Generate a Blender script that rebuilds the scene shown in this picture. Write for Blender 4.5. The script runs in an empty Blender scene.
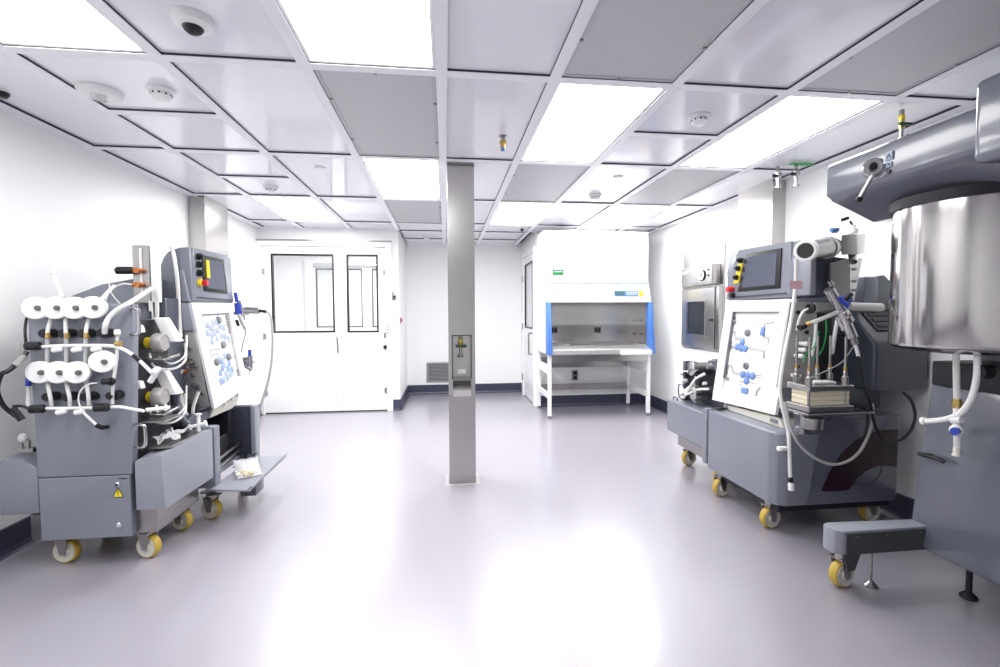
LIGHT_STR = 3.4

import bpy, bmesh, math, random
from mathutils import Vector, Matrix
random.seed(7)
COL = bpy.context.scene.collection
PI = math.pi

# ------------------------------------------------------------------ materials
def mat(name, col, rough=.5, metal=0., var=.0, vscale=6., bump=0., bscale=60., stretch=None,
        emit=None, estr=0., alpha=1., trans=0., ior=1.45, coat=0., rvar=.006, coat_r=.08):
    m = bpy.data.materials.new(name); m.use_nodes = True
    nt = m.node_tree; N = nt.nodes; L = nt.links
    b = N['Principled BSDF']
    tc = N.new('ShaderNodeTexCoord'); mp = N.new('ShaderNodeMapping')
    L.new(tc.outputs['Object'], mp.inputs['Vector'])
    if stretch: mp.inputs['Scale'].default_value = stretch
    nz = N.new('ShaderNodeTexNoise'); nz.inputs['Scale'].default_value = vscale; nz.inputs['Detail'].default_value = 3
    L.new(mp.outputs['Vector'], nz.inputs['Vector'])
    mx = N.new('ShaderNodeMix'); mx.data_type = 'RGBA'
    mx.inputs['A'].default_value = (*[max(0, c*(1-var)) for c in col], 1)
    mx.inputs['B'].default_value = (*[min(1, c*(1+var)) for c in col], 1)
    L.new(nz.outputs['Fac'], mx.inputs['Factor']); L.new(mx.outputs['Result'], b.inputs['Base Color'])
    mr = N.new('ShaderNodeMapRange'); mr.inputs['To Min'].default_value = max(.02, rough-rvar); mr.inputs['To Max'].default_value = min(1, rough+rvar)
    L.new(nz.outputs['Fac'], mr.inputs['Value']); L.new(mr.outputs['Result'], b.inputs['Roughness'])
    b.inputs['Metallic'].default_value = metal
    b.inputs['IOR'].default_value = ior
    b.inputs['Alpha'].default_value = alpha
    b.inputs['Transmission Weight'].default_value = trans
    b.inputs['Coat Weight'].default_value = coat
    b.inputs['Coat Roughness'].default_value = coat_r
    if emit:
        b.inputs['Emission Color'].default_value = (*emit, 1); b.inputs['Emission Strength'].default_value = estr
    if bump:
        n2 = N.new('ShaderNodeTexNoise'); n2.inputs['Scale'].default_value = bscale; L.new(mp.outputs['Vector'], n2.inputs['Vector'])
        bp = N.new('ShaderNodeBump'); bp.inputs['Strength'].default_value = bump; bp.inputs['Distance'].default_value = .01
        L.new(n2.outputs['Fac'], bp.inputs['Height']); L.new(bp.outputs['Normal'], b.inputs['Normal'])
    return m

def mat_perforated(name, col, hole, per=90.):
    m = mat(name, col, .45, .0)
    nt = m.node_tree; N = nt.nodes; L = nt.links; b = N['Principled BSDF']
    tc = N.new('ShaderNodeTexCoord'); sc = N.new('ShaderNodeVectorMath'); sc.operation = 'SCALE'; sc.inputs['Scale'].default_value = per
    L.new(tc.outputs['Object'], sc.inputs[0])
    fr = N.new('ShaderNodeVectorMath'); fr.operation = 'FRACTION'; L.new(sc.outputs[0], fr.inputs[0])
    sx = N.new('ShaderNodeSeparateXYZ'); L.new(fr.outputs[0], sx.inputs[0])
    cb = N.new('ShaderNodeCombineXYZ'); L.new(sx.outputs[0], cb.inputs[0]); L.new(sx.outputs[1], cb.inputs[1])
    ds = N.new('ShaderNodeVectorMath'); ds.operation = 'DISTANCE'; ds.inputs[1].default_value = (.5, .5, 0); L.new(cb.outputs[0], ds.inputs[0])
    lt = N.new('ShaderNodeMath'); lt.operation = 'LESS_THAN'; lt.inputs[1].default_value = .3; L.new(ds.outputs['Value'], lt.inputs[0])
    mx = N.new('ShaderNodeMix'); mx.data_type = 'RGBA'; mx.inputs['A'].default_value = (*col, 1); mx.inputs['B'].default_value = (*hole, 1)
    L.new(lt.outputs[0], mx.inputs['Factor']); L.new(mx.outputs['Result'], b.inputs['Base Color'])
    return m

M = {}
M['wall'] = mat('wall_paint', (.86,.865,.865), .42)
M['panel'] = mat('ceiling_panel', (.83,.83,.875), .13, rvar=.02, coat=.3)
M['bar'] = mat('ceiling_bar', (.86,.855,.89), .4)
M['gasket'] = mat('gap_gasket', (.035,.03,.06), .7)
M['light'] = mat('light_diffuser', (.95,.95,.95), .5, emit=(1,1,.985), estr=LIGHT_STR)
M['light_far'] = mat('light_diffuser_bright', (.95,.95,.95), .5, emit=(1,1,.985), estr=LIGHT_STR*1.9)
M['perf'] = mat_perforated('perforated_sheet', (.60,.59,.61), (.36,.35,.37), 130)
M['floor'] = mat('epoxy_floor', (.30,.28,.325), .34, vscale=1.3, bump=.03, bscale=7., rvar=.01, ior=1.95, coat=.5, coat_r=.16)
M['base'] = mat('cove_base', (.045,.048,.085), .35)
M['frame_white'] = mat('white_enamel', (.84,.84,.85), .3, var=.01)
M['white'] = mat('white_plastic', (.82,.82,.82), .4, var=.015)
M['gloss_white'] = mat('white_cabinet', (.83,.83,.84), .28, var=0., rvar=.01)
M['black'] = mat('black_rubber', (.005,.005,.007), .42)
M['dark'] = mat('dark_interior', (.012,.012,.018), .55)
M['slate'] = mat('slate_panel', (.035,.038,.058), .4)
M['grey'] = mat('machine_grey', (.198,.21,.252), .27, coat=.25)
M['grey_dark'] = mat('machine_grey_dark', (.062,.068,.092), .2, coat=.35)
M['grey_light'] = mat('machine_grey_light', (.258,.268,.312), .3)
M['steel'] = mat('brushed_steel', (.38,.37,.365), .28, 1., var=.03, vscale=5, stretch=(1,1,9), rvar=.015)
M['matte_steel'] = mat('matte_steel', (.40,.385,.38), .45, .35, var=.03)
M['steel_v'] = mat('vertical_brushed_steel', (.50,.487,.478), .26, 1., var=.03, vscale=9, stretch=(2,2,.5), rvar=.012)
M['polish'] = mat('polished_steel', (.52,.51,.51), .15, 1., var=.04)
M['tank'] = mat('tank_steel', (.56,.54,.54), .14, 1., var=.12, vscale=11, stretch=(2.4,2.4,.06), rvar=.04)  # vertical streaks in the colour paint the bands that the steel reflects
M['chrome'] = mat('chrome', (.75,.75,.76), .1, 1.)
M['brass'] = mat('brass', (.55,.38,.13), .3, 1.)
M['copper'] = mat('copper_orange', (.55,.2,.06), .35, .6)
M['tube'] = mat('silicone_tube', (.74,.74,.73), .3, alpha=1., var=.02)
M['clear_tube'] = mat('clear_tube', (.80,.81,.80), .15, alpha=.62)
M['tyre'] = mat('amber_tyre', (.48,.33,.05), .4)
M['hub'] = mat('nylon_hub', (.60,.58,.52), .45)
M['blue'] = mat('blue_trim', (.07,.18,.52), .35)
M['valve_blue'] = mat('valve_blue', (.03,.06,.42), .35)
M['icon_blue'] = mat('diaphragm_blue', (.15,.25,.52), .4)
M['icon_pale'] = mat('diaphragm_pale', (.36,.42,.54), .4)
M['glass'] = mat('window_glass', (.85,.9,.9), .03, alpha=.05)
M['sash_glass'] = mat('sash_glass', (.9,.94,.94), .03, alpha=.05)
M['screen'] = mat('display_glass', (.085,.095,.135), .12)
M['screen_dark'] = mat('dark_display', (.02,.022,.025), .22)
M['yellow'] = mat('yellow', (.80,.62,.02), .45)
M['red'] = mat('red', (.55,.02,.03), .35)
M['green'] = mat('green', (.02,.42,.10), .45)
M['green_dark'] = mat('dark_green', (.008,.06,.03), .4)
M['cream'] = mat('membrane_cream', (.72,.66,.50), .6)
M['beige'] = mat('off_white_block', (.66,.64,.58), .4)
M['maroon'] = mat('maroon_decal', (.022,.008,.016), .3)
M['pink'] = mat('pink_tape', (.72,.45,.48), .5)
M['grey_icon'] = mat('grey_icon', (.20,.205,.225), .5)
M['gunmetal'] = mat('gunmetal', (.16,.15,.15), .35, .8)
M['bag'] = mat('clear_film', (.88,.88,.9), .12, alpha=.32, bump=.5, bscale=30)
M['tan'] = mat('tan_plastic', (.62,.48,.26), .5)
M['cloth'] = mat('white_wipe', (.82,.82,.83), .8, bump=.3, bscale=80)
M['hose_grey'] = mat('grey_hose', (.42,.42,.40), .45)
M['teal'] = mat('teal_display', (.05,.10,.11), .15)
M['label_blue'] = mat('label_blue', (.08,.18,.42), .35)

# ------------------------------------------------------------------ mesh builder
class MB:
    """collects shapes, given in world metres, into one mesh"""
    def __init__(s): s.bm = bmesh.new(); s.mi = 0
    def _add(s, bm, bev=0, seg=2, edges=None):
        if bev > 0:
            bmesh.ops.bevel(bm, geom=edges or list(bm.edges), offset=bev, segments=seg, profile=.6, affect='EDGES', clamp_overlap=True)
        bmesh.ops.recalc_face_normals(bm, faces=list(bm.faces))
        mp = {}
        for v in bm.verts: mp[v] = s.bm.verts.new(v.co)
        for f in bm.faces:
            try:
                nf = s.bm.faces.new([mp[v] for v in f.verts]); nf.material_index = f.material_index or s.mi
            except ValueError: pass
        bm.free()
    def m(s, i): s.mi = i; return s
    def hexa(s, p, bev=0, seg=2):
        # p: 4 bottom (ring) then 4 top in the same order
        bm = bmesh.new(); v = [bm.verts.new(Vector(q)) for q in p]
        for f in ((3,2,1,0),(4,5,6,7),(0,1,5,4),(1,2,6,5),(2,3,7,6),(3,0,4,7)): bm.faces.new([v[i] for i in f])
        s._add(bm, bev, seg); return s
    def box(s, x0, x1, y0, y1, z0, z1, bev=0, seg=2):
        return s.hexa([(x0,y0,z0),(x1,y0,z0),(x1,y1,z0),(x0,y1,z0),(x0,y0,z1),(x1,y0,z1),(x1,y1,z1),(x0,y1,z1)], bev, seg)
    def prism(s, pts, ax, lo, hi, bev=0, seg=2):
        def P(a, b, c):
            return {'x': (c,a,b), 'y': (a,c,b), 'z': (a,b,c)}[ax]
        bm = bmesh.new()
        A = [bm.verts.new(P(a,b,lo)) for a,b in pts]; B = [bm.verts.new(P(a,b,hi)) for a,b in pts]; n = len(pts)
        bm.faces.new(A[::-1]); bm.faces.new(B)
        for i in range(n): bm.faces.new([A[i],A[(i+1)%n],B[(i+1)%n],B[i]])
        s._add(bm, bev, seg); return s
    def poly3(s, pts, off):
        """a flat plate: 3-D outline pts, thickened by the vector off"""
        bm = bmesh.new(); off = Vector(off)
        A = [bm.verts.new(Vector(p)) for p in pts]; B = [bm.verts.new(Vector(p)+off) for p in pts]; n = len(pts)
        bm.faces.new(A[::-1]); bm.faces.new(B)
        for i in range(n): bm.faces.new([A[i],A[(i+1)%n],B[(i+1)%n],B[i]])
        s._add(bm); return s
    def lathe(s, prof, o, d, n=24, loop=False):
        """prof: (radius, height along d) list"""
        d = Vector(d).normalized(); o = Vector(o)
        u = d.orthogonal().normalized(); w = d.cross(u)
        bm = bmesh.new(); rings = []
        for r, h in prof:
            c = o + d*h
            if r < 1e-6: rings.append([bm.verts.new(c)])
            else: rings.append([bm.verts.new(c + (u*math.cos(2*PI*i/n) + w*math.sin(2*PI*i/n))*r) for i in range(n)])
        for a, b in zip(rings, rings[1:]):
            if len(a) == 1 and len(b) == 1: continue
            for i in range(n):
                j = (i+1) % n
                if len(a) == 1: bm.faces.new([a[0], b[i], b[j]])
                elif len(b) == 1: bm.faces.new([a[i], a[j], b[0]])
                else: bm.faces.new([a[i], a[j], b[j], b[i]])
        if loop:
            for i in range(n): j = (i+1) % n; bm.faces.new([rings[-1][i], rings[-1][j], rings[0][j], rings[0][i]])
        else:
            if len(rings[0]) > 1: bm.faces.new(rings[0][::-1])
            if len(rings[-1]) > 1: bm.faces.new(rings[-1])
        s._add(bm); return s
    def cyl(s, p0, p1, r, r1=None, n=20, bev=0):
        p0, p1 = Vector(p0), Vector(p1); h = (p1-p0).length; r1 = r if r1 is None else r1
        pr = [(r,0),(r1,h)] if not bev else [(r-bev,0),(r,bev),(r1,h-bev),(r1-bev,h)]
        return s.lathe(pr, p0, p1-p0, n)
    def sph(s, c, r, sc=(1,1,1), n=16):
        bm = bmesh.new(); bmesh.ops.create_uvsphere(bm, u_segments=n, v_segments=max(6, n//2), radius=r)
        for v in bm.verts: v.co = Vector((v.co.x*sc[0], v.co.y*sc[1], v.co.z*sc[2])) + Vector(c)
        s._add(bm); return s
    def tube(s, pts, r, n=8, step=6, cyc=False):
        P = [Vector(p) for p in pts]; path = []
        if len(P) == 2 or step <= 1: path = P
        else:
            for i in range(len(P)-1):
                a = P[max(0,i-1)]; b = P[i]; c = P[i+1]; d = P[min(len(P)-1,i+2)]
                for k in range(step):
                    t = k/step
                    path.append(.5*((2*b) + (c-a)*t + (2*a-5*b+4*c-d)*t*t + (3*b-a-3*c+d)*t**3))
            path.append(P[-1])
        bm = bmesh.new(); rings = []; u = None
        for i, p in enumerate(path):
            t = (path[min(i+1,len(path)-1)] - path[max(i-1,0)]).normalized()
            if u is None: u = t.orthogonal().normalized()
            else:
                u = u - t*u.dot(t)
                u = u.normalized() if u.length > 1e-5 else t.orthogonal().normalized()
            w = t.cross(u)
            rings.append([bm.verts.new(p + (u*math.cos(2*PI*k/n) + w*math.sin(2*PI*k/n))*r) for k in range(n)])
        for a, b in zip(rings, rings[1:]):
            for i in range(n): bm.faces.new([a[i], a[(i+1)%n], b[(i+1)%n], b[i]])
        bm.faces.new(rings[0][::-1]); bm.faces.new(rings[-1])
        s._add(bm); return s
    def build(s, name, mats, parent=None, label=None, at=None, ang=35):
        """link as ONE object; its origin sits at `at` (default: the parent's origin, or the middle of its base)"""
        me = bpy.data.meshes.new(name)
        if not isinstance(mats, (list, tuple)): mats = [mats]
        vs = [v.co for v in s.bm.verts]
        if at is None:
            if parent is not None: at = world_loc(parent)
            else:
                lo = [min(v[i] for v in vs) for i in range(3)]; hi = [max(v[i] for v in vs) for i in range(3)]
                at = Vector(((lo[0]+hi[0])/2, (lo[1]+hi[1])/2, lo[2]))
        at = Vector(at)
        for v in s.bm.verts: v.co -= at
        s.bm.to_mesh(me); s.bm.free()
        for m_ in mats: me.materials.append(M[m_])
        me.polygons.foreach_set('use_smooth', [True]*len(me.polygons))
        me.set_sharp_from_angle(angle=math.radians(ang))
        o = bpy.data.objects.new(name, me); COL.objects.link(o)
        if parent is not None:
            o.parent = parent; o.location = at - world_loc(parent)
        else: o.location = at
        if label: o['label'] = label
        return o

    def build_each(s, name, mats, parent):
        """every separate piece becomes a part of its own"""
        left = set(s.bm.verts); out = []
        s.bm.verts.index_update()
        seen = set()
        for v in list(s.bm.verts):
            if v in seen: continue
            isl = []; st = [v]; seen.add(v)
            while st:
                a = st.pop(); isl.append(a)
                for e in a.link_edges:
                    b = e.other_vert(a)
                    if b not in seen: seen.add(b); st.append(b)
            k = MB(); mp = {a: k.bm.verts.new(a.co) for a in isl}; fs = {f for a in isl for f in a.link_faces}
            for f in fs:
                nf = k.bm.faces.new([mp[a] for a in f.verts]); nf.material_index = f.material_index
            out.append(k.build(name, mats, parent))
        s.bm.free()
        return out

def world_loc(o):
    v = Vector(o.location)
    while o.parent: o = o.parent; v = v + Vector(o.location)
    return v
def thing(name, loc, label, cat, group=None):
    o = bpy.data.objects.new(name, None); COL.objects.link(o); o.location = loc; o.empty_display_size = .1
    o['label'] = label; o['category'] = cat
    if group: o['group'] = group
    return o
def tag(o, label, cat, group=None):
    o['label'] = label; o['category'] = cat
    if group: o['group'] = group
    return o
def struct(o, label=None):
    o['kind'] = 'structure'
    if label: o['label'] = label
    return o
def copy_tree(o, parent=None):
    c = o.copy(); COL.objects.link(c)
    if parent is not None: c.parent = parent
    for ch in list(o.children): copy_tree(ch, c)
    return c
def V(*a): return Vector(a)

class Quad:
    """a flat four-cornered face in the world: s runs left to right, t top to bottom, n out of the face"""
    def __init__(q, tl, tr, br, bl, out):
        q.c = [Vector(p) for p in (tl,tr,br,bl)]
        n = (q.c[1]-q.c[0]).cross(q.c[3]-q.c[0]).normalized()
        q.n = n if n.dot(Vector(out)) > 0 else -n
    def __call__(q, s, t, n=0.):
        a = q.c[0].lerp(q.c[1], s); b = q.c[3].lerp(q.c[2], s)
        return a.lerp(b, t) + q.n*n
def qbox(mb, q, s0, s1, t0, t1, n0, n1, bev=0):
    return mb.hexa([q(s0,t0,n0), q(s1,t0,n0), q(s1,t1,n0), q(s0,t1,n0), q(s0,t0,n1), q(s1,t0,n1), q(s1,t1,n1), q(s0,t1,n1)], bev)
def qcyl(mb, q, s, t, r, n0, n1, n=16, r1=None): return mb.cyl(q(s,t,n0), q(s,t,n1), r, r1, n)
def qline(mb, q, pts, r, n): return mb.tube([q(a,b,n) for a,b in pts], r, 6, 1)

def text_mesh(body, size, origin, right, up, m_, name, parent, label=None, depth=.0006, center=True):
    """lettering as a thin solid mesh"""
    cu = bpy.data.curves.new(name, 'FONT'); cu.body = body; cu.size = size; cu.extrude = depth
    if center: cu.align_x = 'CENTER'; cu.align_y = 'CENTER'
    t = bpy.data.objects.new(name, cu); COL.objects.link(t)
    bpy.context.view_layer.update()
    me = bpy.data.meshes.new_from_object(t.evaluated_get(bpy.context.evaluated_depsgraph_get()))
    bpy.data.objects.remove(t); bpy.data.curves.remove(cu)
    r = Vector(right).normalized(); u = Vector(up).normalized(); n = r.cross(u)
    base = Vector(origin) - (world_loc(parent) if parent else Vector((0,0,0)))
    R = Matrix((r, u, n)).transposed()
    for v in me.vertices: v.co = R @ v.co + base
    me.materials.clear(); me.materials.append(M[m_])
    o = bpy.data.objects.new(name, me); COL.objects.link(o); o.parent = parent
    if label: o['label'] = label
    return o

EXPO = 1.92
M['blue_pale'] = mat('pale_blue_trim', (.36,.46,.74), .35)
M['beige_white'] = mat('fascia_white', (.74,.73,.71), .35)
M['beam_dark'] = mat('beam_cover_grey', (.055,.06,.062), .4)
M['frosted'] = mat('frosted_glass', (.62,.65,.66), .15)
M['bar_grey'] = mat('grille_frame', (.50,.49,.51), .4)
M['tank_grey_shaded'] = mat('tank_unit_grey_shaded', (.098,.105,.135), .25, coat=.3)  # same paint as the other machines, darkened to stand for shade
M['lip_steel'] = mat('satin_steel', (.62,.61,.61), .42, .8)
M['grey_end'] = mat('machine_grey_gloss', (.105,.112,.145), .16, coat=.5)
M['sealant'] = mat('sealant', (.44,.42,.43), .4)
M['arm_grey'] = mat('arm_grey', (.16,.17,.21), .2, coat=.4)  # the same paint again, darkened less than on the tank cabinet
M['green_label'] = mat('green_label', (.006,.14,.03), .5)
M['icon_mid'] = mat('diaphragm_mid', (.24,.34,.54), .4)

# ================================================================== THE ROOM
XL, XR, YB, YD, YF, CZ = -2.40, 2.87, -1.6, 6.35, 7.6, 2.422
AX0, AX1 = -.62, 1.25                      # the alcove
GX = dict(W=-2.308, A=-1.8406, B=-1.2306, C=-.6206, D=-.008, E=.5278, F=1.1378, G=1.7478, H=2.3578, I=2.7977)
GO = 'WABCDEFGHI'
R1 = 2.2277
def row(k): return R1 + (k-1)*1.22
b = MB(); b.box(XL-.2, XR+.2, YB-.2, YD+.1, -.12, 0); b.box(AX0-.1, AX1+.1, YD+.1, YF+.1, -.12, 0)
struct(b.build('floor', 'floor'), 'glossy pale lavender epoxy floor')
def wall(name, x0, x1, y0, y1, z0=0, z1=2.6): return struct(MB().box(x0,x1,y0,y1,z0,z1).build(name, 'wall'))
wall('wall_left', XL-.12, XL, YB, YD)
wall('wall_right', XR, XR+.12, YB, YD+.12)
wall('wall_back', XL-.12, XR+.12, YB-.12, YB)
w = MB(); w.box(XL-.12, -2.405, YD, YD+.12, 0, 2.6); w.box(-2.405, -.712, YD, YD+.12, 2.257, 2.6); w.box(-.712, AX0, YD, YF, 0, 2.6)
struct(w.build('wall_door', 'wall'))
w = MB(); w.box(AX1, XR, YD, YD+.12, 0, 2.6); w.box(AX1, AX1+.12, 7.36, YF, 0, 2.6); w.box(AX1, AX1+.12, YD+.12, 7.36, 2.25, 2.6)
struct(w.build('wall_rear', 'wall'))
wall('wall_far', AX0-.1, AX1+.12, YF, YF+.12)
# cove bases
def cove(name, pts, nrm):
    mb = MB()
    for (a, c), (nx, ny) in zip(pts, nrm):
        x0,y0 = a; x1,y1 = c; h = .15; t = .012
        lo = (min(x0,x1,x0+nx*t,x1+nx*t), min(y0,y1,y0+ny*t,y1+ny*t)); hi = (max(x0,x1,x0+nx*t,x1+nx*t), max(y0,y1,y0+ny*t,y1+ny*t))
        mb.box(lo[0],hi[0],lo[1],hi[1],0,h,.003,1)
        # small cove at the foot
        if nx: mb.prism([(x0+nx*t,0),(x0+nx*(t+.03),0),(x0+nx*(t+.009),.009),(x0+nx*t,.03)], 'y', min(y0,y1), max(y0,y1))
        else: mb.prism([(y0+ny*t,0),(y0+ny*(t+.03),0),(y0+ny*(t+.009),.009),(y0+ny*t,.03)], 'x', min(x0,x1), max(x0,x1))
    return struct(mb.build(name, 'base'))
cove('baseboard_left', [((XL,YB),(XL,YD))], [(1,0)])
cove('baseboard_right', [((XR,YB),(XR,YD))], [(-1,0)])
cove('baseboard_far', [((AX0,YF),(AX1,YF)), ((AX0,YD),(AX0,YF)), ((AX0-.09,YD),(AX0,YD))], [(0,-1),(1,0),(0,-1)])
cove('baseboard_rear', [((AX1+.03,YD),(XR,YD))], [(0,-1)])

# ------------------------------------------------------------------ ceiling: bars and panels; cells left open for lights and grilles
OPEN = {}
for k, cells in {'light': [('A',0),('C',0),('C',2),('A',3),('E',1),('E',3),('G',1),('G',3),('A',-1)],
                 'grille': [('C',1),('C',3),('E',0),('E',2),('G',0),('G',2),('C',-1),('A',-1),('E',-2)]}.items():
    for c, r in cells: OPEN[(c, r)] = k
BW, BT, PZ = .027, .022, CZ+.013
ce = MB()
ce.m(0)
ce.box(XL-.12, GX['W'], YB, YD+.1, CZ, CZ+.06); ce.box(GX['I'], XR+.12, YB, YD+.1, CZ, CZ+.06)      # perimeter trims
def bar_x(c): 
    x = GX[c]; y1 = YF if AX0 < x < AX1 else YD
    ce.m(0).box(x-BW, x+BW, YB, y1, CZ, CZ+.003)
    ce.m(2).box(x-BW+.001, x+BW-.001, YB, y1, CZ+.003, CZ+BT)
for c in GO[1:-1]: bar_x(c)
ce.m(2).box(GX['W']-.001, GX['W']+.006, YB, YD, CZ+.002, CZ+BT); ce.box(GX['I']-.006, GX['I']+.001, YB, YD, CZ+.002, CZ+BT)
def bar_y(x0, x1, y):
    ce.m(0).box(x0, x1, y-BW, y+BW, CZ, CZ+.003); ce.m(2).box(x0, x1, y-BW+.001, y+BW-.001, CZ+.003, CZ+BT)
for i, c in enumerate(GO[:-1]):
    x0 = GX[c] + (BW if c != 'W' else 0); x1 = GX[GO[i+1]] - (BW if GO[i+1] != 'I' else 0)
    alc = c in 'CDE'
    yend = YF if alc else YD
    ys = [row(k) for k in range(-2, 5)]
    if c == 'A': ys += [row(1.5), row(2.5)]
    if c == 'F': ys += [row(1.5)]
    if alc: ys += [row(4.45), row(5)]
    for y in ys: bar_y(x0, x1, y)
    ce.m(0).box(x0, x1, yend-.05, yend, CZ, CZ+.05)
    ys = sorted(ys) ; edges = [YB] + ys + [yend]
    for a, d in zip(edges, edges[1:]):
        k = None
        for r in range(-3, 6):
            if abs(a-row(r)) < .01 and abs(d-row(r+1)) < .01: k = OPEN.get((c, r))
        if k: continue
        ce.m(1).box(x0, x1, a, d, PZ, PZ+.006)
ce.m(2).box(XL-.1, XR+.1, YB, YD+.1, CZ+.05, CZ+.06); ce.box(AX0-.1, AX1+.1, YD+.1, YF+.1, CZ+.05, CZ+.06)
struct(ce.build('ceiling', ['bar','panel','gasket']), 'white gridded ceiling of glossy metal panels with dark joints')

def cell(c, r):
    i = GO.index(c)
    return GX[c]+BW, GX[GO[i+1]]-BW, row(r)+BW, row(r+1)-BW
def lit_sheet(x0, x1, y0, y1, z):
    # a diffuser sheet 8 mm thick whose underside glows
    mb = MB().box(x0, x1, y0, y1, z, z+.008)
    for f in mb.bm.faces:
        f.normal_update()
        if f.normal.z < -.9: f.material_index = 1
    return mb
def ceiling_light(c, r, label, group='recessed ceiling light panels'):
    x0,x1,y0,y1 = cell(c, r)
    t = thing('ceiling_light', ((x0+x1)/2,(y0+y1)/2,CZ+.004), label, 'light', group)
    f = MB(); w = .016
    for q in ((x0,x0+w,y0,y1),(x1-w,x1,y0,y1),(x0+w,x1-w,y0,y0+w),(x0+w,x1-w,y1-w,y1)): f.box(*q, CZ+.006, CZ+.02, .002, 1)
    f.build('frame', 'frame_white', t)
    lit_sheet(x0+w,x1-w,y0+w,y1-w,CZ+.012).build('diffuser', ['frame_white', 'light_far' if r >= 2 else 'light'], t)
    return t
ceiling_light('A',0,'glowing ceiling light panel left of the dome camera, beside the wall strip')
ceiling_light('C',0,'glowing ceiling light panel between the dome camera and the plain strip')
ceiling_light('C',2,'glowing ceiling light panel between two grey grilles, just left of the steel column')
ceiling_light('A',3,'glowing ceiling light panel above the double doors, beyond the small smoke detector')
ceiling_light('E',1,'glowing ceiling light panel beside the brass sprinkler, right of the steel column')
ceiling_light('E',3,'glowing ceiling light panel nearest the alcove, beyond a grey grille, right of the column')
ceiling_light('G',1,'glowing ceiling light panel beside the two hanging gas outlets, left of the tank arm')
ceiling_light('G',3,'glowing ceiling light panel over the safety cabinet, along the right wall')
ceiling_light('A',-1,'added unseen ceiling light panel behind the viewer, brightening the left pump cart')  # added out of view to brighten the left cart's near face
def grille(c, r, label):
    x0,x1,y0,y1 = cell(c, r)
    t = thing('ceiling_air_grille', ((x0+x1)/2,(y0+y1)/2,CZ+.004), label, 'air grille', 'perforated ceiling air grilles')
    f = MB(); w = .02
    for q in ((x0,x0+w,y0,y1),(x1-w,x1,y0,y1),(x0+w,x1-w,y0,y0+w),(x0+w,x1-w,y1-w,y1)): f.box(*q, CZ+.006, CZ+.02, .002, 1)
    f.build('frame', 'bar_grey', t)
    MB().box(x0+w,x1-w,y0+w,y1-w,CZ+.010,CZ+.018).build('perforated_face', 'perf', t)
    s = MB(); ym = (y0+y1)/2; xm = (x0+x1)/2
    for q in ((x0+.01,y0+.3),(x0+.01,y1-.3),(x1-.01,y0+.3),(x1-.01,y1-.3),(xm,y0+.01),(xm,y1-.01)): s.cyl((*q,CZ+.007),(*q,CZ-.002),.008,n=10)
    s.build_each('screw', 'steel', t)
grille('C',1,'grey perforated ceiling grille between two lights, left of the brass sprinkler')
grille('C',3,'grey perforated ceiling grille beyond the light left of the column, before the alcove')
grille('E',0,'large grey perforated ceiling grille nearest the camera, before the light panel by the sprinkler')
grille('E',2,'grey perforated ceiling grille between two lights, right of the column top')
grille('G',0,'dark grey perforated ceiling grille above the tank arm')
grille('G',2,'grey perforated ceiling grille beside the right wall pilaster')

# ------------------------------------------------------------------ small ceiling fittings
def smoke(x, y, label, s=1.):
    t = thing('smoke_detector', (x,y,PZ), label, 'smoke detector', 'smoke detectors')
    MB().lathe([(.062*s,0),(.062*s,.012),(.052*s,.02)], (x,y,PZ), (0,0,-1), 28).build('base', 'white', t)
    MB().lathe([(.044*s,.018),(.046*s,.036),(.036*s,.046),(.018*s,.050),(0,.050)], (x,y,PZ), (0,0,-1), 28).build('sensor_head', 'white', t)
    v = MB()
    for k in range(10):
        a = 2*PI*k/10; v.cyl((x+.044*s*math.cos(a),y+.044*s*math.sin(a),PZ-.030),(x+.047*s*math.cos(a),y+.047*s*math.sin(a),PZ-.030),.005*s,n=8)
    v.build('vent_slots', 'black', t)
smoke(-1.407,2.557,'round white smoke detector beside the strobe disc, near the top left light')
smoke(-1.522,4.358,'round white smoke detector before the light panel over the double doors')
smoke(1.456,2.56,'round white smoke detector left of the light panel by the gas outlets')
smoke(1.427,4.339,'round white smoke detector beyond the steel column, on a tile right of the grey grille')
smoke(-.257,6.876,'small white smoke detector on the alcove ceiling, left of the column', .9)
t = thing('strobe_alarm', (-1.717,2.601,PZ), 'wide white ceiling strobe disc with clear lens, left of a smoke detector', 'alarm')
MB().lathe([(.095,0),(.095,.012),(.085,.026),(.06,.034),(0,.034)], (-1.717,2.601,PZ), (0,0,-1), 32).build('housing', 'white', t)
MB().sph((-1.715,2.585,PZ-.034),.034,(1,1,.75),18).build('lens', 'clear_tube', t)
MB().sph((-1.715,2.58,PZ-.045),.014,(1,1,1),12).build('flash_tube', 'grey_icon', t)
g = MB()
for k in range(6): g.box(-1.765+.009*k,-1.760+.009*k,2.625,2.655,PZ-.036,PZ-.030)
g.build('sounder_slots', 'grey_icon', t)
t = thing('dome_camera', (-.948,1.944,PZ), 'white dome security camera with black eye on ceiling tile', 'security camera')
MB().lathe([(.075,0),(.075,.01),(.066,.028),(.045,.038),(.036,.038)], (-.948,1.944,PZ), (0,0,-1), 32).build('housing', 'white', t)
MB().sph((-.946,1.940,PZ-.03),.038,(1,1,.85),20).build('eye', 'black', t)
s = MB(); s.cyl((-.99,1.905,PZ-.02),(-.992,1.902,PZ-.027),.006,n=8); s.cyl((-.905,1.912,PZ-.02),(-.903,1.91,PZ-.027),.006,n=8); s.build_each('screw', 'black', t)
def cover(x, y, label):
    t = tag(MB().lathe([(.042,0),(.042,.004),(.036,.008),(0,.009)], (x,y,PZ), (0,0,-1), 28).build('sprinkler_cover', 'white'), label, 'sprinkler cover', 'flush sprinkler covers')
cover(-.949,3.756,'flat white sprinkler cover on the tile left of the lit panel by the column')
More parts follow.
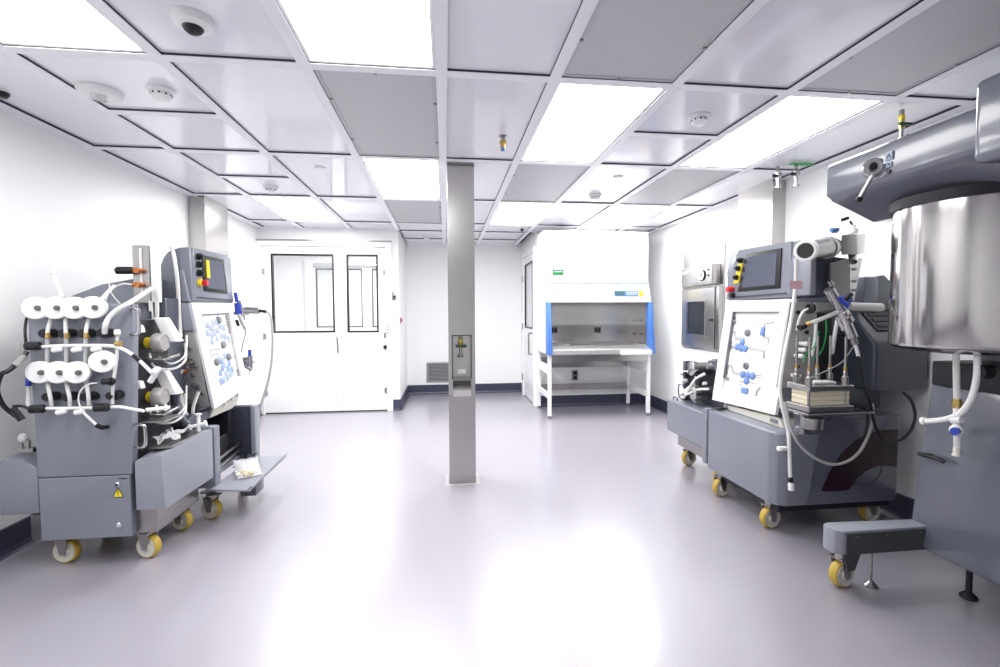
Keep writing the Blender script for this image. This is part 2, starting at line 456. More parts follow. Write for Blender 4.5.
cover(1.428,3.748,'flat white sprinkler cover just in front of the smoke detector beyond the column')
tag(MB().lathe([(.02,0),(.02,.02),(.012,.03),(0,.031)], (1.028,6.187,PZ), (0,0,-1), 16).build('ceiling_sensor', 'black'), 'small black round sensor on the alcove ceiling before the safety cabinet', 'sensor')
t = thing('ceiling_sensor', (-2.215,2.667,PZ), 'small black sensor on the narrow ceiling strip at the left wall', 'sensor')
MB().lathe([(.03,0),(.03,.01),(.02,.024),(0,.026)], (-2.225,2.68,PZ), (0,0,-1), 16).build('eye', 'black', t)
t = thing('brass_sprinkler', (.374,2.98,PZ), 'brass sprinkler with blue cap hanging from the plain ceiling strip', 'sprinkler')
MB().lathe([(.024,0),(.024,.006),(.014,.01),(.014,.035)], (.374,2.98,PZ), (0,0,-1), 18).build('flange', 'steel', t)
MB().lathe([(.018,.03),(.022,.034),(.022,.05),(.017,.054),(.017,.075),(.013,.08)], (.374,2.98,PZ), (0,0,-1), 12).build('body', 'brass', t)
MB().lathe([(.015,.078),(.015,.092),(0,.093)], (.374,2.98,PZ), (0,0,-1), 14).build('cap', 'blue', t)

# ------------------------------------------------------------------ doors
fr = MB()
fr.box(-2.412,-2.346,YD-.05,YD+.12,0,2.255,.004,1); fr.box(-.785,-.712,YD-.05,YD+.12,0,2.255,.004,1); fr.box(-2.346,-.785,YD-.05,YD+.12,2.19,2.255,.004,1)
dframe = struct(fr.build('trim_1', 'frame_white'), 'white frame around the double doors')
dt = MB().box(-2.42,-.70,YD-.062,YD-.05,2.255,2.272).build('drip_edge', 'steel', dframe, 'thin steel strip')
def door_leaf(name, x0, x1, wx0, wx1, wz0, wz1, y, label, handle=None, hinge=None, thick=.05):
    t = bpy.data.objects.new(name, None); COL.objects.link(t); t.location = ((x0+x1)/2, y, 0); struct(t, label)
    s = MB(); y0, y1 = y, y+thick
    s.box(x0,wx0,y0,y1,.02,2.185); s.box(wx1,x1,y0,y1,.02,2.185); s.box(wx0,wx1,y0,y1,.02,wz0); s.box(wx0,wx1,y0,y1,wz1,2.185)
    s.build('door_panel', 'frame_white', t)
    g = MB(); w = .022
    for q in ((wx0,wx0+w,wz0,wz1),(wx1-w,wx1,wz0,wz1),(wx0+w,wx1-w,wz0,wz0+w),(wx0+w,wx1-w,wz1-w,wz1)): g.box(q[0],q[1],y0-.006,y1+.006,q[2],q[3],.003,1)
    g.build('window_gasket', 'black', t)
    MB().box(wx0+w,wx1-w,y+thick*.4,y+thick*.6,wz0+w,wz1-w).build('window_pane', 'glass', t)
    MB().box(x0,x1,y0+.01,y1-.01,.004,.02).build('door_sweep', 'black', t)
    if handle:
        hx, hz0, hz1 = handle; h = MB()
        h.tube([(hx,y0,hz1-.01),(hx,y0-.05,hz1-.01),(hx+.004,y0-.055,hz1-.03),(hx+.01,y0-.055,hz0+.03),(hx+.012,y0-.05,hz0+.01),(hx+.012,y0,hz0+.01)], .011, 10, 3)
        h.build('pull_handle', 'steel', t)
    if hinge is not None:
        for z in (.28, 1.02, 1.86):
            h = MB(); h.cyl((hinge,y0-.012,z-.05),(hinge,y0-.012,z+.05),.012,n=12); h.box(hinge-.04,hinge+.04,y0-.006,y0,z-.035,z+.035,.002,1); h.build('hinge', 'steel', t)
    return t
door_leaf('door_1', -2.343,-1.357,-2.237,-1.449,1.065,2.092, YD-.02, 'wide white door leaf with large black-edged window', (-1.418,.80,1.02), -2.352)
door_leaf('door_2', -1.353,-.788,-1.291,-.885,1.062,2.092, YD-.02, 'narrow white door leaf with slim black-edged window', None, -.782)
# the anteroom seen through the door windows
AY = 9.3
a = MB(); a.box(-3.25,AX0-.1,YD+.12,AY+.1,-.12,0); struct(a.build('floor_anteroom','floor'))
wall('wall_anteroom_left', -3.3,-3.2,YD+.12,AY); wall('wall_anteroom_right', -.715,-.62,YF,AY)
w = MB(); w.box(-3.3,-2.62,AY,AY+.1,0,2.6); w.box(-.72,-.62,AY,AY+.1,0,2.6); w.box(-2.62,-.72,AY,AY+.1,2.38,2.6)
struct(w.build('wall_anteroom_far','wall'))
a = MB(); a.box(-3.25,-.62,YD+.12,AY+.1,2.5,2.56); struct(a.build('ceiling_anteroom','panel'))
w = MB(); w.box(-2.66,-2.56,AY-.04,AY+.1,0,2.39); w.box(-.80,-.72,AY-.04,AY+.1,0,2.39); w.box(-2.56,-.80,AY-.04,AY+.1,2.3,2.39); struct(w.build('trim_2','frame_white'), 'white frame of the second double doors in the anteroom')
door_leaf('door_3', -2.55,-1.50,-2.47,-1.60,1.05,2.185, AY-.01, 'second door leaf seen through the wide door window')
door_leaf('door_4', -1.497,-.803,-1.42,-.90,1.05,2.185, AY-.01, 'second narrow door leaf seen through the slim door window')
# corridor behind it
a = MB(); a.box(-3.3,-.3,AY+.1,12.2,-.12,0); struct(a.build('floor_corridor','floor'))
a = MB(); a.box(-3.3,-.3,AY+.1,12.2,2.5,2.56); struct(a.build('ceiling_corridor','panel'))
wall('wall_corridor_far', -3.3,-.3,12.2,12.3); wall('wall_corridor_left', -3.4,-3.3,AY+.1,12.2); wall('wall_corridor_right', -.3,-.2,AY+.1,12.2)
def plain_light(x0,x1,y0,y1,z,label):
    t = thing('ceiling_light', ((x0+x1)/2,(y0+y1)/2,z-.02), label, 'light')
    f = MB(); w=.02
    for q in ((x0,x0+w,y0,y1),(x1-w,x1,y0,y1),(x0+w,x1-w,y0,y0+w),(x0+w,x1-w,y1-w,y1)): f.box(*q, z-.02, z-.002, .002, 1)
    f.build('frame','frame_white',t); lit_sheet(x0+w,x1-w,y0+w,y1-w,z-.014).build('diffuser',['frame_white','light_far'],t)
plain_light(-1.75,-1.1,7.6,8.8,2.5,'ceiling light of the anteroom, seen through the door windows')
plain_light(-2.4,-1.8,10.2,11.4,2.5,'ceiling light of the corridor beyond the second doors')
# the closer bar at the top of the far door
t = thing('door_closer', (-1.33,AY-.06,2.24), 'grey door closer at the top of the far doors, seen through the slim window', 'door closer')
MB().box(-1.50,-1.25,AY-.10,AY-.045,2.22,2.27,.008).build('closer_body','steel',t)
MB().tube([(-1.3,AY-.08,2.275),(-1.15,AY-.22,2.29),(-1.02,AY-.06,2.30)],.010,8,1).build('arm','steel',t)
# side door in the alcove
sx = AX1
fr = MB(); fr.box(sx-.03,sx+.12,6.38,6.45,0,2.24,.003,1); fr.box(sx-.03,sx+.12,7.27,7.34,0,2.24,.003,1); fr.box(sx-.03,sx+.12,6.45,7.27,2.17,2.24,.003,1)
struct(fr.build('trim_3','frame_white'), 'frame of the side door in the alcove')
t = bpy.data.objects.new('door_5', None); COL.objects.link(t); t.location = (sx, 6.86, 0); struct(t, 'white side door in the alcove with tall pane')
s = MB(); y0,y1,wy0,wy1,wz0,wz1 = 6.452,7.268,6.54,7.18,1.08,2.06
s.box(sx-.012,sx+.03,y0,wy0,.02,2.165); s.box(sx-.012,sx+.03,wy1,y1,.02,2.165); s.box(sx-.012,sx+.03,wy0,wy1,.02,wz0); s.box(sx-.012,sx+.03,wy0,wy1,wz1,2.165)
s.build('door_panel','frame_white',t)
g = MB(); w=.02
for q in ((wy0,wy0+w,wz0,wz1),(wy1-w,wy1,wz0,wz1),(wy0+w,wy1-w,wz0,wz0+w),(wy0+w,wy1-w,wz1-w,wz1)): g.box(sx-.018,sx+.032,q[0],q[1],q[2],q[3],.003,1)
g.build('window_gasket','black',t)
MB().box(sx+.0,sx+.01,wy0+w,wy1-w,wz0+w,wz1-w).build('window_pane','frosted',t)
MB().tube([(sx-.012,6.56,1.02),(sx-.06,6.56,1.02),(sx-.065,6.56,.98),(sx-.065,6.56,.76),(sx-.06,6.56,.72),(sx-.012,6.56,.72)],.012,10,3).build('pull_handle','steel',t)
for z in (.3,1.1,1.85): MB().cyl((sx-.035,7.275,z-.05),(sx-.035,7.275,z+.05),.012,n=12).build('hinge','steel',t)

# ------------------------------------------------------------------ wall fittings
t = thing('exhaust_grille', (-.12,YF,.35), 'dark louvred exhaust grille low on the alcove wall, behind the column', 'air grille')
f = MB()
for q in ((-.314,-.28,.19,.515),(.05,.084,.19,.515),(-.28,.05,.19,.225),(-.28,.05,.48,.515)): f.box(q[0],q[1],YF-.018,YF,q[2],q[3],.003,1)
f.build('frame','steel',t); MB().box(-.28,.05,YF-.006,YF-.002,.225,.48).build('backing','dark',t)
l = MB()
for k in range(11): z = .235+k*.0225; l.prism([(YF-.014,z),(YF-.012,z-.002),(YF-.004,z+.012),(YF-.006,z+.014)],'x',-.28,.05)
l.build('louvres','grey_icon',t)
t = thing('access_switch', (-.68,YD,1.55), 'small grey switch plate with black button, right of the double doors', 'switch')
MB().box(-.705,-.652,YD-.012,YD,1.49,1.60,.004).build('plate','steel',t); MB().cyl((-.678,YD-.012,1.535),(-.678,YD-.026,1.535),.014,n=14).build('button','black',t)
t = thing('alarm_button', (AX0,6.47,1.22), 'small red push button on the alcove side wall', 'button')
MB().box(AX0,AX0+.02,6.44,6.50,1.18,1.26,.003,1).build('box','steel',t); MB().cyl((AX0+.02,6.47,1.22),(AX0+.035,6.47,1.22),.02,n=14).build('button','red',t)
t = thing('door_lock', (-.80,YD,.86), 'small round black lock on the right edge of the double doors', 'lock')
MB().cyl((-.80,YD-.02,.865),(-.80,YD-.075,.865),.022,n=16).build('knob','black',t); MB().cyl((-.80,YD-.02,.865),(-.80,YD-.028,.865),.032,n=16).build('rose','steel',t)
t = thing('door_notice', (-.765,YD-.05,1.1), 'small white notice with red print on the right door frame', 'notice')
MB().box(-.785,-.745,YD-.053,YD-.05,1.03,1.17).build('card','white',t)
p = MB()
for z in (1.15,1.125,1.10,1.06): p.box(-.78,-.75,YD-.0545,YD-.053,z-.008,z+.004)
p.build('print','red',t)
t = thing('power_outlet', (1.815,YD,.44), 'dark double socket on the wall under the safety cabinet', 'outlet')
MB().box(1.765,1.85,YD-.012,YD,.36,.50,.004).build('plate','grey_icon',t)
o = MB(); o.box(1.785,1.83,YD-.016,YD-.012,.375,.42,.004); o.box(1.785,1.83,YD-.016,YD-.012,.44,.485,.004); o.build_each('socket','black',t)

# ------------------------------------------------------------------ steel column and pilasters
t = thing('steel_column', (.12,3.60,0), 'square brushed stainless column standing in the middle of the room', 'column')
cx0,cx1,cy0,cy1 = .020,.222,3.522,3.70
rz0,rz1,rx0,rx1 = .805,1.138,.052,.190
s = MB(); s.box(cx0,rx0,cy0,cy1,0,CZ+.02); s.box(rx1,cx1,cy0,cy1,0,CZ+.02); s.box(rx0,rx1,cy0,cy1,0,rz0-.085); s.box(rx0,rx1,cy0,cy1,rz1,CZ+.02); s.box(rx0,rx1,cy0+.11,cy1,rz0-.085,rz1)
s.build('cladding','steel_v',t,ang=20)
MB().box(cx0-.004,cx1+.004,cy0-.004,cy1+.004,0,.008).build('foot_plate','steel',t)
MB().prism([(cy0-.006,rz0-.0855),(cy0-.006,rz0-.13),(cy0+.11,rz0-.012),(cy0+.11,rz0-.03)],'x',rx0,rx1).build('ledge','lip_steel',t)
MB().box(rx0,rx1,cy0+.0,cy0+.11,rz0-.008,rz0+.0).build('sill','steel',t)
f = MB(); w=.006
for q in ((rx0-w,rx0,rz0,rz1),(rx1,rx1+w,rz0,rz1),(rx0-w,rx1+w,rz1,rz1+w)): f.box(q[0],q[1],cy0-.004,cy0+.0,q[2],q[3])
f.build('recess_edge','dark',t)
MB().box(.09,.155,cy0+.104,cy0+.11,.835,.87,.002,1).build('label_plate','white',t)
def gas_valve(name, p, label, cat, up=.0, bodymat='brass', group=None):
    x,y,z = p
    t = thing(name, p, label, cat, group)
    MB().cyl((x,y,z),(x,y,z-.035),.012,n=14).build('pipe','steel',t)
    MB().cyl((x,y,z-.03),(x,y,z-.055),.017,n=6).build('nut','yellow',t)
    b = MB(); b.cyl((x,y,z-.05),(x,y,z-.10),.016,n=14); b.build('body',bodymat,t)
    MB().box(x-.04,x+.045,y-.028,y-.014,z-.092,z-.076,.004).build('lever','green_dark',t)
    o = MB(); o.cyl((x,y,z-.10),(x,y,z-.15),.010,n=12); o.lathe([(.012,.15),(.02,.155),(.02,.165),(.014,.17)],(x,y,z),(0,0,-1),14); o.build('outlet','polish',t)
    o = MB(); o.tube([(x,y-.015,z-.16),(x-.03,y-.04,z-.165),(x-.01,y-.05,z-.15)],.003,6,4); o.build('keeper_cord','black',t)
    return t
gas_valve('gas_outlet', (.115,cy0+.07,rz1), 'yellow and green gas outlet valve in the column recess', 'gas outlet')
tag(MB().box(-.012,.256,3.492,3.73,0,.0022,.001,1).build('sealant_patch','sealant'), 'thin pale sealant patch on the floor around the column foot', 'sealant')
t = tag(MB().box(XL,-2.252,4.725,5.19,0,CZ+.02).build('steel_pilaster','steel_v',ang=20), 'brushed stainless pilaster on the left wall, behind the left control screen', 'pilaster')
t = tag(MB().box(2.75,XR,3.66,4.13,0,CZ+.02).build('steel_pilaster','steel_v',ang=20), 'brushed stainless pilaster on the right wall, behind the right control screen', 'pilaster')

# three gas drops hanging from the ceiling on the right
def gas_drop(x, y, label, s, top=PZ):
    t = thing('gas_drop', (x,y,top), label, 'gas outlet', 'gas drops hanging from the ceiling')
    MB().cyl((x,y,top),(x,y,top-.05),.012,n=14).build('pipe','steel',t)
    MB().lathe([(.016,.04),(.024,.05),(.024,.085),(.018,.09),(.018,.115)],(x,y,top),(0,0,-1),16).build('body','polish',t)
    MB().lathe([(.013,.11),(.013,.15),(.026,.155),(.026,.168),(.012,.172)],(x,y,top),(0,0,-1),16).build('coupling','polish',t)
    MB().box(x-.02+s*.04,x+.02+s*.04,y-.03,y-.016,top-.095,top-.07,.005).build('lever','black',t)
    return t
gas_drop(2.532,3.319,'steel gas drop on the ceiling, left one of the pair by the tank arm end', -1, CZ)
d = gas_drop(2.634,3.26,'steel gas drop under green tape, right one of the ceiling pair by the arm', -1, CZ)
MB().box(2.58,2.76,3.23,3.275,CZ-.006,CZ-.001).build('green_tape','green',d)
gas_valve('gas_outlet', (2.52,2.339,CZ), 'yellow and green gas outlet hanging from the ceiling above the tank arm', 'gas outlet')

# ================================================================== SAFETY CABINET
t = thing('safety_cabinet', (1.9,5.95,0), 'white biosafety cabinet with blue side trims on an open steel stand', 'safety cabinet')
x0,x1,yf,yb = 1.255,2.56,5.64,6.30
# upper plenum
MB().hexa([(1.245,yf+.02,1.69),(2.565,yf+.02,1.69),(2.565,yb,1.69),(1.245,yb,1.69),(1.225,yf+.10,2.345),(2.60,yf+.10,2.345),(2.60,yb,2.345),(1.225,yb,2.345)],.008).build('plenum','gloss_white',t)
d = MB(); d.box(1.42,1.66,yf+.16,yf+.24,2.345,2.375,.004); d.build('exhaust_cover','steel',t)
l = MB()
q = Quad((1.245,yf+.10,2.345),(2.60,yf+.10,2.345),(2.565,yf+.02,1.69),(1.245,yf+.02,1.69),(0,-1,0))
qbox(l,q,.06,.165,.755,.86,-.002,.010); l.build('green_sticker','green_label',t)
l = MB()
for k in range(4): qbox(l,q,.075+.020*k,.088+.020*k,.79,.803,.010,.011)
l.build('sticker_print','white',t)
l = MB(); qbox(l,q,.905,.945,.58,.75,-.002,.008); l.build('notice_card','white',t)
l = MB()
for k in range(2): qbox(l,q,.905,.945,.575+.15*k,.585+.15*k,.008,.009)
l.build('card_print','grey_icon',t)
# control fascia, tilted
MB().hexa([(x0+.01,yf-.06,1.44),(x1-.005,yf-.06,1.44),(x1-.005,yf+.1,1.44),(x0+.01,yf+.1,1.44),(x0,yf+.0,1.675),(x1,yf+.0,1.675),(x1,yf+.1,1.675),(x0,yf+.1,1.675)],.006).build('fascia','beige_white',t)
MB().box(x0-.005,x1+.005,yf-.008,yf+.09,1.675,1.695,.003,1).build('top_strip','blue_pale',t)
q = Quad((x0,yf+0,1.675),(x1,yf,1.675),(x1-.005,yf-.06,1.44),(x0+.01,yf-.06,1.44),(0,-1,0))
l = MB(); qbox(l,q,.645,.885,.38,.68,0,.006); p = l.build('control_panel','label_blue',t)
l = MB(); qbox(l,q,.652,.75,.43,.63,.006,.009); l.build('display','teal',p)
l = MB()
for k in range(5): qbox(l,q,.765+.023*k,.782+.023*k,.45,.53,.006,.010); qbox(l,q,.765+.023*k,.782+.023*k,.56,.62,.006,.010)
l.build_each('key','icon_pale',p)
l = MB(); qbox(l,q,.893,.94,.40,.68,0,.004); l.build('yellow_sticker','yellow',t)
# side trims, blue, slanting outwards to the front
for sx_, dx in ((x0,.012),(x1,-.012)):
    MB().hexa([(sx_-.03,yf-.16,.80),(sx_+.03,yf-.16,.80),(sx_+.03,yf-.02,.80),(sx_-.03,yf-.02,.80),(sx_-.025,yf-.075,1.44),(sx_+.025,yf-.075,1.44),(sx_+.025,yf+.02,1.44),(sx_-.025,yf+.02,1.44)],.008).build('side_trim','blue',t)
MB().hexa([(x0-.022,yf-.07,1.44),(x0+.014,yf-.07,1.44),(x0+.014,yf+.02,1.44),(x0-.022,yf+.02,1.44),(x0-.02,yf-.012,1.69),(x0+.008,yf-.012,1.69),(x0+.008,yf+.02,1.69),(x0-.02,yf+.02,1.69)],.004).build('upper_trim','blue_pale',t)
# shell around the work chamber
s = MB(); s.prism([(yf-.12,.80),(yb,.80),(yb,1.70),(yf+.02,1.70),(yf-.05,1.44)],'x',x0-.012,x0+.02); s.prism([(yf-.12,.80),(yb,.80),(yb,1.70),(yf+.02,1.70),(yf-.05,1.44)],'x',x1-.02,x1+.012); s.box(x0,x1,yb-.08,yb,.80,1.70); s.box(x0,x1,yf+.1,yb,1.66,1.70)
s.build('shell','gloss_white',t)
l = MB(); l.box(x0+.02,x1-.02,yb-.10,yb-.085,.90,1.66); l.box(x0+.021,x0+.028,yf,yb-.1,.90,1.66); l.box(x1-.028,x1-.021,yf,yb-.1,.90,1.66)
ch = l.build('chamber_liner','steel_v',t)
l = MB(); l.box(x0+.02,x1-.02,yf-.06,yb-.08,.865,.885); l.prism([(yf-.15,.80),(yf-.15,.85),(yf-.10,.875),(yf-.04,.875),(yf-.04,.80)],'x',x0+.03,x1-.03)
l.build('work_surface','lip_steel',t)
l = MB()
for k in range(22): l.box(x0+.08+.052*k,x0+.115+.052*k,yf-.095,yf-.06,.874,.877)
l.build('intake_slots','dark',t)
# chamber sockets and taps
for xx in (1.42,2.03):
    l = MB(); l.box(xx,xx+.10,yb-.112,yb-.10,1.03,1.12,.006); pp = l.build('chamber_socket','grey_icon',t)
    l = MB(); l.box(xx+.01,xx+.045,yb-.116,yb-.111,1.045,1.105); l.box(xx+.055,xx+.09,yb-.116,yb-.111,1.045,1.105); l.build('socket_face','black',pp)
for zz in (1.03,1.21):
    for yy in (yf+.2,yf+.34):
        MB().cyl((x1-.028,yy,zz),(x1-.07,yy,zz),.013,n=12).build('tap','grey_icon',t)
MB().box(x0+.04,x1-.04,yf-.035,yf-.027,1.16,1.45).build('sash','sash_glass',t)
b_ = MB(); b_.box(x1-.42,x1-.02,yf-.17,yf-.15,.79,.845,.004); b_.build('arm_rest','gloss_white',t)
# bits on the work surface
# stand
st = []
def leg(x, y):
    L_ = MB(); L_.box(x-.022,x+.022,y-.022,y+.022,.035,.80,.004,1); lg = L_.build('leg','frame_white',t)
    MB().lathe([(.010,.05),(.010,.02),(.024,.014),(.024,0)],(x,y,0),(0,0,1),14).build('foot','grey_icon',lg)
for x in (x0+.015,x1-.015):
    for y in (yf-.05,yb-.06): leg(x,y)
r = MB(); r.box(x0+.04,x1-.04,yb-.085,yb-.045,.56,.70,.004,1); r.box(x0+.04,x1-.04,yb-.085,yb-.045,.25,.33,.004,1); r.build_each('rear_rail','steel',t)
for x in (x0+.015,x1-.015):
    r = MB(); r.box(x-.016,x+.016,yf-.03,yb-.07,.55,.66,.004,1); r.box(x-.016,x+.016,yf-.03,yb-.07,.24,.31,.004,1); r.build('side_rail','frame_white',t)
r = MB(); r.box(x0+.04,x1-.04,yf-.07,yf-.03,.70,.795,.004,1); r.build('front_rail','steel',t)
d = tag(MB().box(1.60,1.86,yf+.12,yf+.26,.886,.90,.004,1).build('steel_tray','polish'), 'shallow steel tray lying on the work surface inside the safety cabinet', 'tray')
# ================================================================== PASS-THROUGH ON THE RIGHT WALL
t = thing('pass_through', (XR,4.91,.9), 'stainless wall-mounted pass-through box with dial head and dark window', 'pass-through')
y0,y1 = 4.50,5.33
MB().box(XR-.016,XR,y0,y1,.885,2.03,.003,1).build('wall_plate','steel_v',t,ang=20)
c = MB().box(XR-.11,XR-.016,y0+.06,y1-.13,1.60,1.82,.01).build('control_head','steel',t)
MB().lathe([(.062,0),(.062,.012),(.052,.016)],(XR-.11,4.74,1.71),(-1,0,0),28).build('dial_ring','black',c)
MB().lathe([(.052,.005),(.052,.018),(0,.018)],(XR-.11,4.74,1.71),(-1,0,0),28).build('dial_face','white',c)
l = MB(); l.box(XR-.131,XR-.128,4.72,4.73,1.69,1.73); l.box(XR-.131,XR-.128,4.75,4.76,1.69,1.73); l.box(XR-.131,XR-.128,4.715,4.765,1.705,1.712); l.build('dial_marks','black',c)
for z in (1.70,1.76): MB().cyl((XR-.11,4.62,z),(XR-.122,4.62,z),.01,n=12).build('knob','black',c)
l = MB(); l.box(XR-.113,XR-.109,5.05,5.17,1.755,1.775); l.build('name_plate','white',c)
l = MB(); l.box(XR-.05,XR-.016,y0+.0,y1-.03,1.585,1.60); l.build('shelf_edge','steel',t)
dr = MB(); a0,a1,c0,c1 = y0+.10,y1-.05,.92,1.575; wy0,wy1,wz0,wz1 = 4.78,5.145,1.06,1.43
for q_ in ((a0,wy0,c0,c1),(wy1,a1,c0,c1),(wy0,wy1,c0,wz0),(wy0,wy1,wz1,c1)): dr.box(XR-.055,XR-.018,*q_,.002,1)
dr = dr.build('door','steel_v',t,ang=20)
g = MB(); w=.018
for q_ in ((wy0-w,wy0,wz0-w,wz1+w),(wy1,wy1+w,wz0-w,wz1+w),(wy0,wy1,wz0-w,wz0),(wy0,wy1,wz1,wz1+w)): g.box(XR-.062,XR-.054,*q_,.002,1)
g.build('window_frame','polish',dr); MB().box(XR-.045,XR-.035,wy0,wy1,wz0,wz1).build('window_pane','screen_dark',dr)
g = MB()
for y in (4.62,4.66): g.cyl((XR-.055,y,1.23),(XR-.075,y,1.23),.012,n=10)
g.build('latch','black',dr)
MB().box(XR-.065,XR-.016,y0,y0+.06,.93,1.58,.006).build('hinge_post','steel',t)

# ================================================================== shared machine pieces
def caster_parts(parent, x, y, dirx=1., name='caster', r=.064):
    """a swivel caster under a machine: fork, amber tyre and pale hub; the axle runs along (dirx, diry)"""
    c = MB(); c.cyl((x,y,2*r+.012),(x,y,2*r+.055),.03,n=18); c.box(x-.045,x+.045,y-.05,y+.05,2*r+.05,2*r+.058,.002,1)
    ax = Vector((math.cos(dirx), math.sin(dirx), 0)); pr = Vector((-ax.y, ax.x, 0)); o = Vector((x,y,0))
    for sgn in (-1,1):
        a = o + ax*(sgn*.028)
        p = [a+pr*.038+V(0,0,2*r+.014), a-pr*.030+V(0,0,2*r+.014), a-pr*.014+V(0,0,r-.014), a+pr*.014+V(0,0,r-.014)]
        c.poly3(p, ax*.004*sgn)
    c.poly3([o+ax*.032+pr*.038+V(0,0,2*r+.008), o-ax*.032+pr*.038+V(0,0,2*r+.008), o-ax*.038-pr*.03+V(0,0,2*r+.008), o+ax*.038-pr*.03+V(0,0,2*r+.008)], V(0,0,.007))
    c.cyl(o+ax*-.036+V(0,0,r), o+ax*.036+V(0,0,r), .009, n=12)
    cs = c.build(name, 'steel', parent)
    o2 = o + V(0,0,r)
    MB().lathe([(r-.011,-.020),(r-.003,-.018),(r,-.010),(r,.010),(r-.003,.018),(r-.011,.020)], o2, ax, 32, True).build('tyre','tyre',cs)
    MB().lathe([(.010,-.026),(.020,-.026),(.026,-.018),(r-.018,-.018),(r-.010,-.022),(r-.010,.022),(r-.018,.018),(.026,.018),(.020,.026),(.010,.026)], o2, ax, 32).build('hub','hub',cs)
    return cs
def clamp_knob(parent, p, rx=.033, rz=.023, brass=True, name='tube_clamp', m_='black'):
    x,y,z = p
    c = MB(); c.cyl((x,y+.03,z),(x,y-.012,z),rx,n=20); 
    for v in c.bm.verts: v.co.z = z + (v.co.z - z)*rz/rx
    c.cyl((x,y-.012,z),(x,y-.03,z),rz*.6,n=14)
    cl = c.build(name, m_, parent)
    k_ = (y-.032)/y
    if brass: MB().lathe([(.008,0),(.011,.003),(.011,.014),(.013,.016),(.013,.024),(.008,.027)],(x*k_+.004,y-.032,1.305+(z-1.305)*k_+.003),(0,0,-1),12).build('nut','brass',cl)
    return cl
def capsule(parent, p, r=.058):
    """white disc filter with a steel bolt in its middle"""
    x,y,z = p
    d = MB().lathe([(.02,.055),(r*.55,.05),(r*.9,.026),(r,.018),(r,.004),(r-.004,0),(.014,-.002)],(x,y,z),(0,1,0),36)
    for v in d.bm.verts: v.co.x = x + (v.co.x-x)*1.08; v.co.z = z + (v.co.z-z)*.94
    d = d.build('filter_disc','white',parent)
    MB().lathe([(.0125,.0),(.013,.012),(.010,.017),(0,.018)],(x+.018,y,z),(0,-1,0),16).build('bolt','gunmetal',d)
    return d
def hmi_screen(q, parent, s0,s1,t0,t1, label=None):
    b = MB(); w=.065
    qbox(b,q,s0,s1,t0,t1,0,.012,.002); fr_ = b.build('screen_bezel','black',parent)
    b = MB(); qbox(b,q,s0+w,s1-w,t0+w*1.1,t1-w*1.1,.012,.0135); b.build('display','screen',fr_)
    return fr_

# ================================================================== PUMP CART, LEFT
Y0 = 2.56
t = thing('pump_cart', (-1.82,2.8,0), 'grey wheeled pump cart at left with white filter discs and hazard triangle', 'pump cart')
PCL = t
f = MB(); f.box(-2.125,-1.525,2.60,3.02,.155,.285,.004,1); f.build('base_frame','steel',t)
f = MB(); f.box(-2.05,-1.625,Y0+.012,2.98,.155,.484,.004,1); lc = f.build('lower_cabinet','grey',t)
f = MB(); f.hexa([(-2.046,Y0,.160),(-1.622,Y0,.160),(-1.622,Y0+.012,.160),(-2.046,Y0+.012,.160),(-2.048,Y0,.481),(-1.622,Y0,.481),(-1.622,Y0+.012,.481),(-2.048,Y0+.012,.481)],.003,1); dr = f.build('access_door','grey',t)
for z in (.436,.225): MB().lathe([(.013,0),(.013,.006),(.009,.010),(0,.010)],(-1.68,Y0,z),(0,-1,0),16).build('lock','chrome',dr)
MB().prism([(-1.702,.372),(-1.656,.372),(-1.679,.414)],'y',Y0-.0015,Y0,.0).build('hazard_sign','yellow',dr)
hz = MB(); hz.prism([(-1.679+.0025,.404),(-1.679-.0028,.404),(-1.6800,.385),(-1.678,.385)],'y',Y0-.0025,Y0-.0015); hz.cyl((-1.679,Y0-.0025,.3805),(-1.679,Y0-.0015,.3805),.0022,n=8)
for a_,b_ in (((-1.704,.370),(-1.654,.370)),((-1.654,.370),(-1.679,.416)),((-1.679,.416),(-1.704,.370))): hz.cyl((a_[0],Y0-.001,a_[1]),(b_[0],Y0-.001,b_[1]),.0016,n=6)
hz.build('hazard_mark','black',dr)
MB().box(-1.672,-1.636,Y0-.001,Y0+.001,.463,.468).build('door_slot','black',dr)
# upper panel carrying the filters
f = MB(); f.hexa([(-2.048,Y0,.486),(-1.612,Y0,.486),(-1.612,Y0+.05,.486),(-2.048,Y0+.05,.486),(-2.062,Y0,1.362),(-1.578,Y0,1.362),(-1.578,Y0+.05,1.362),(-2.062,Y0+.05,1.362)],.006); f.build('filter_panel','grey',t)
f = MB(); f.box(-2.05,-1.74,Y0+.05,3.0,.484,1.33,.01); f.build('pump_cabinet','grey_dark',t)
FY = Y0-.055
rowA = [(-1.9746, 2.5050, 1.3410),(-1.8866, 2.5050, 1.3407),(-1.8000, 2.5050, 1.3405),(-1.7125, 2.5050, 1.3428)]
rowB = [(-1.9725, 2.5050, 1.0259),(-1.8884, 2.5050, 1.0248),(-1.8013, 2.5050, 1.0232),(-1.6810, 2.5050, 1.0752)]
for i,p in enumerate(rowA+rowB): capsule(t, (p[0]-.008,p[1]-.004*(i%4),p[2]))
ka = [(-1.9521, 2.5300, 1.2161),(-1.8662, 2.5300, 1.2153),(-1.7786, 2.5300, 1.2146),(-1.6924, 2.5300, 1.2158)]
kb = [(-1.9504, 2.5300, 0.9012),(-1.8644, 2.5300, 0.8990),(-1.7785, 2.5300, 0.8969),(-1.6618, 2.5300, 0.9005)]
for i,p in enumerate(ka): clamp_knob(t, p, brass=i<3)
for p in kb: clamp_knob(t, p, brass=False)
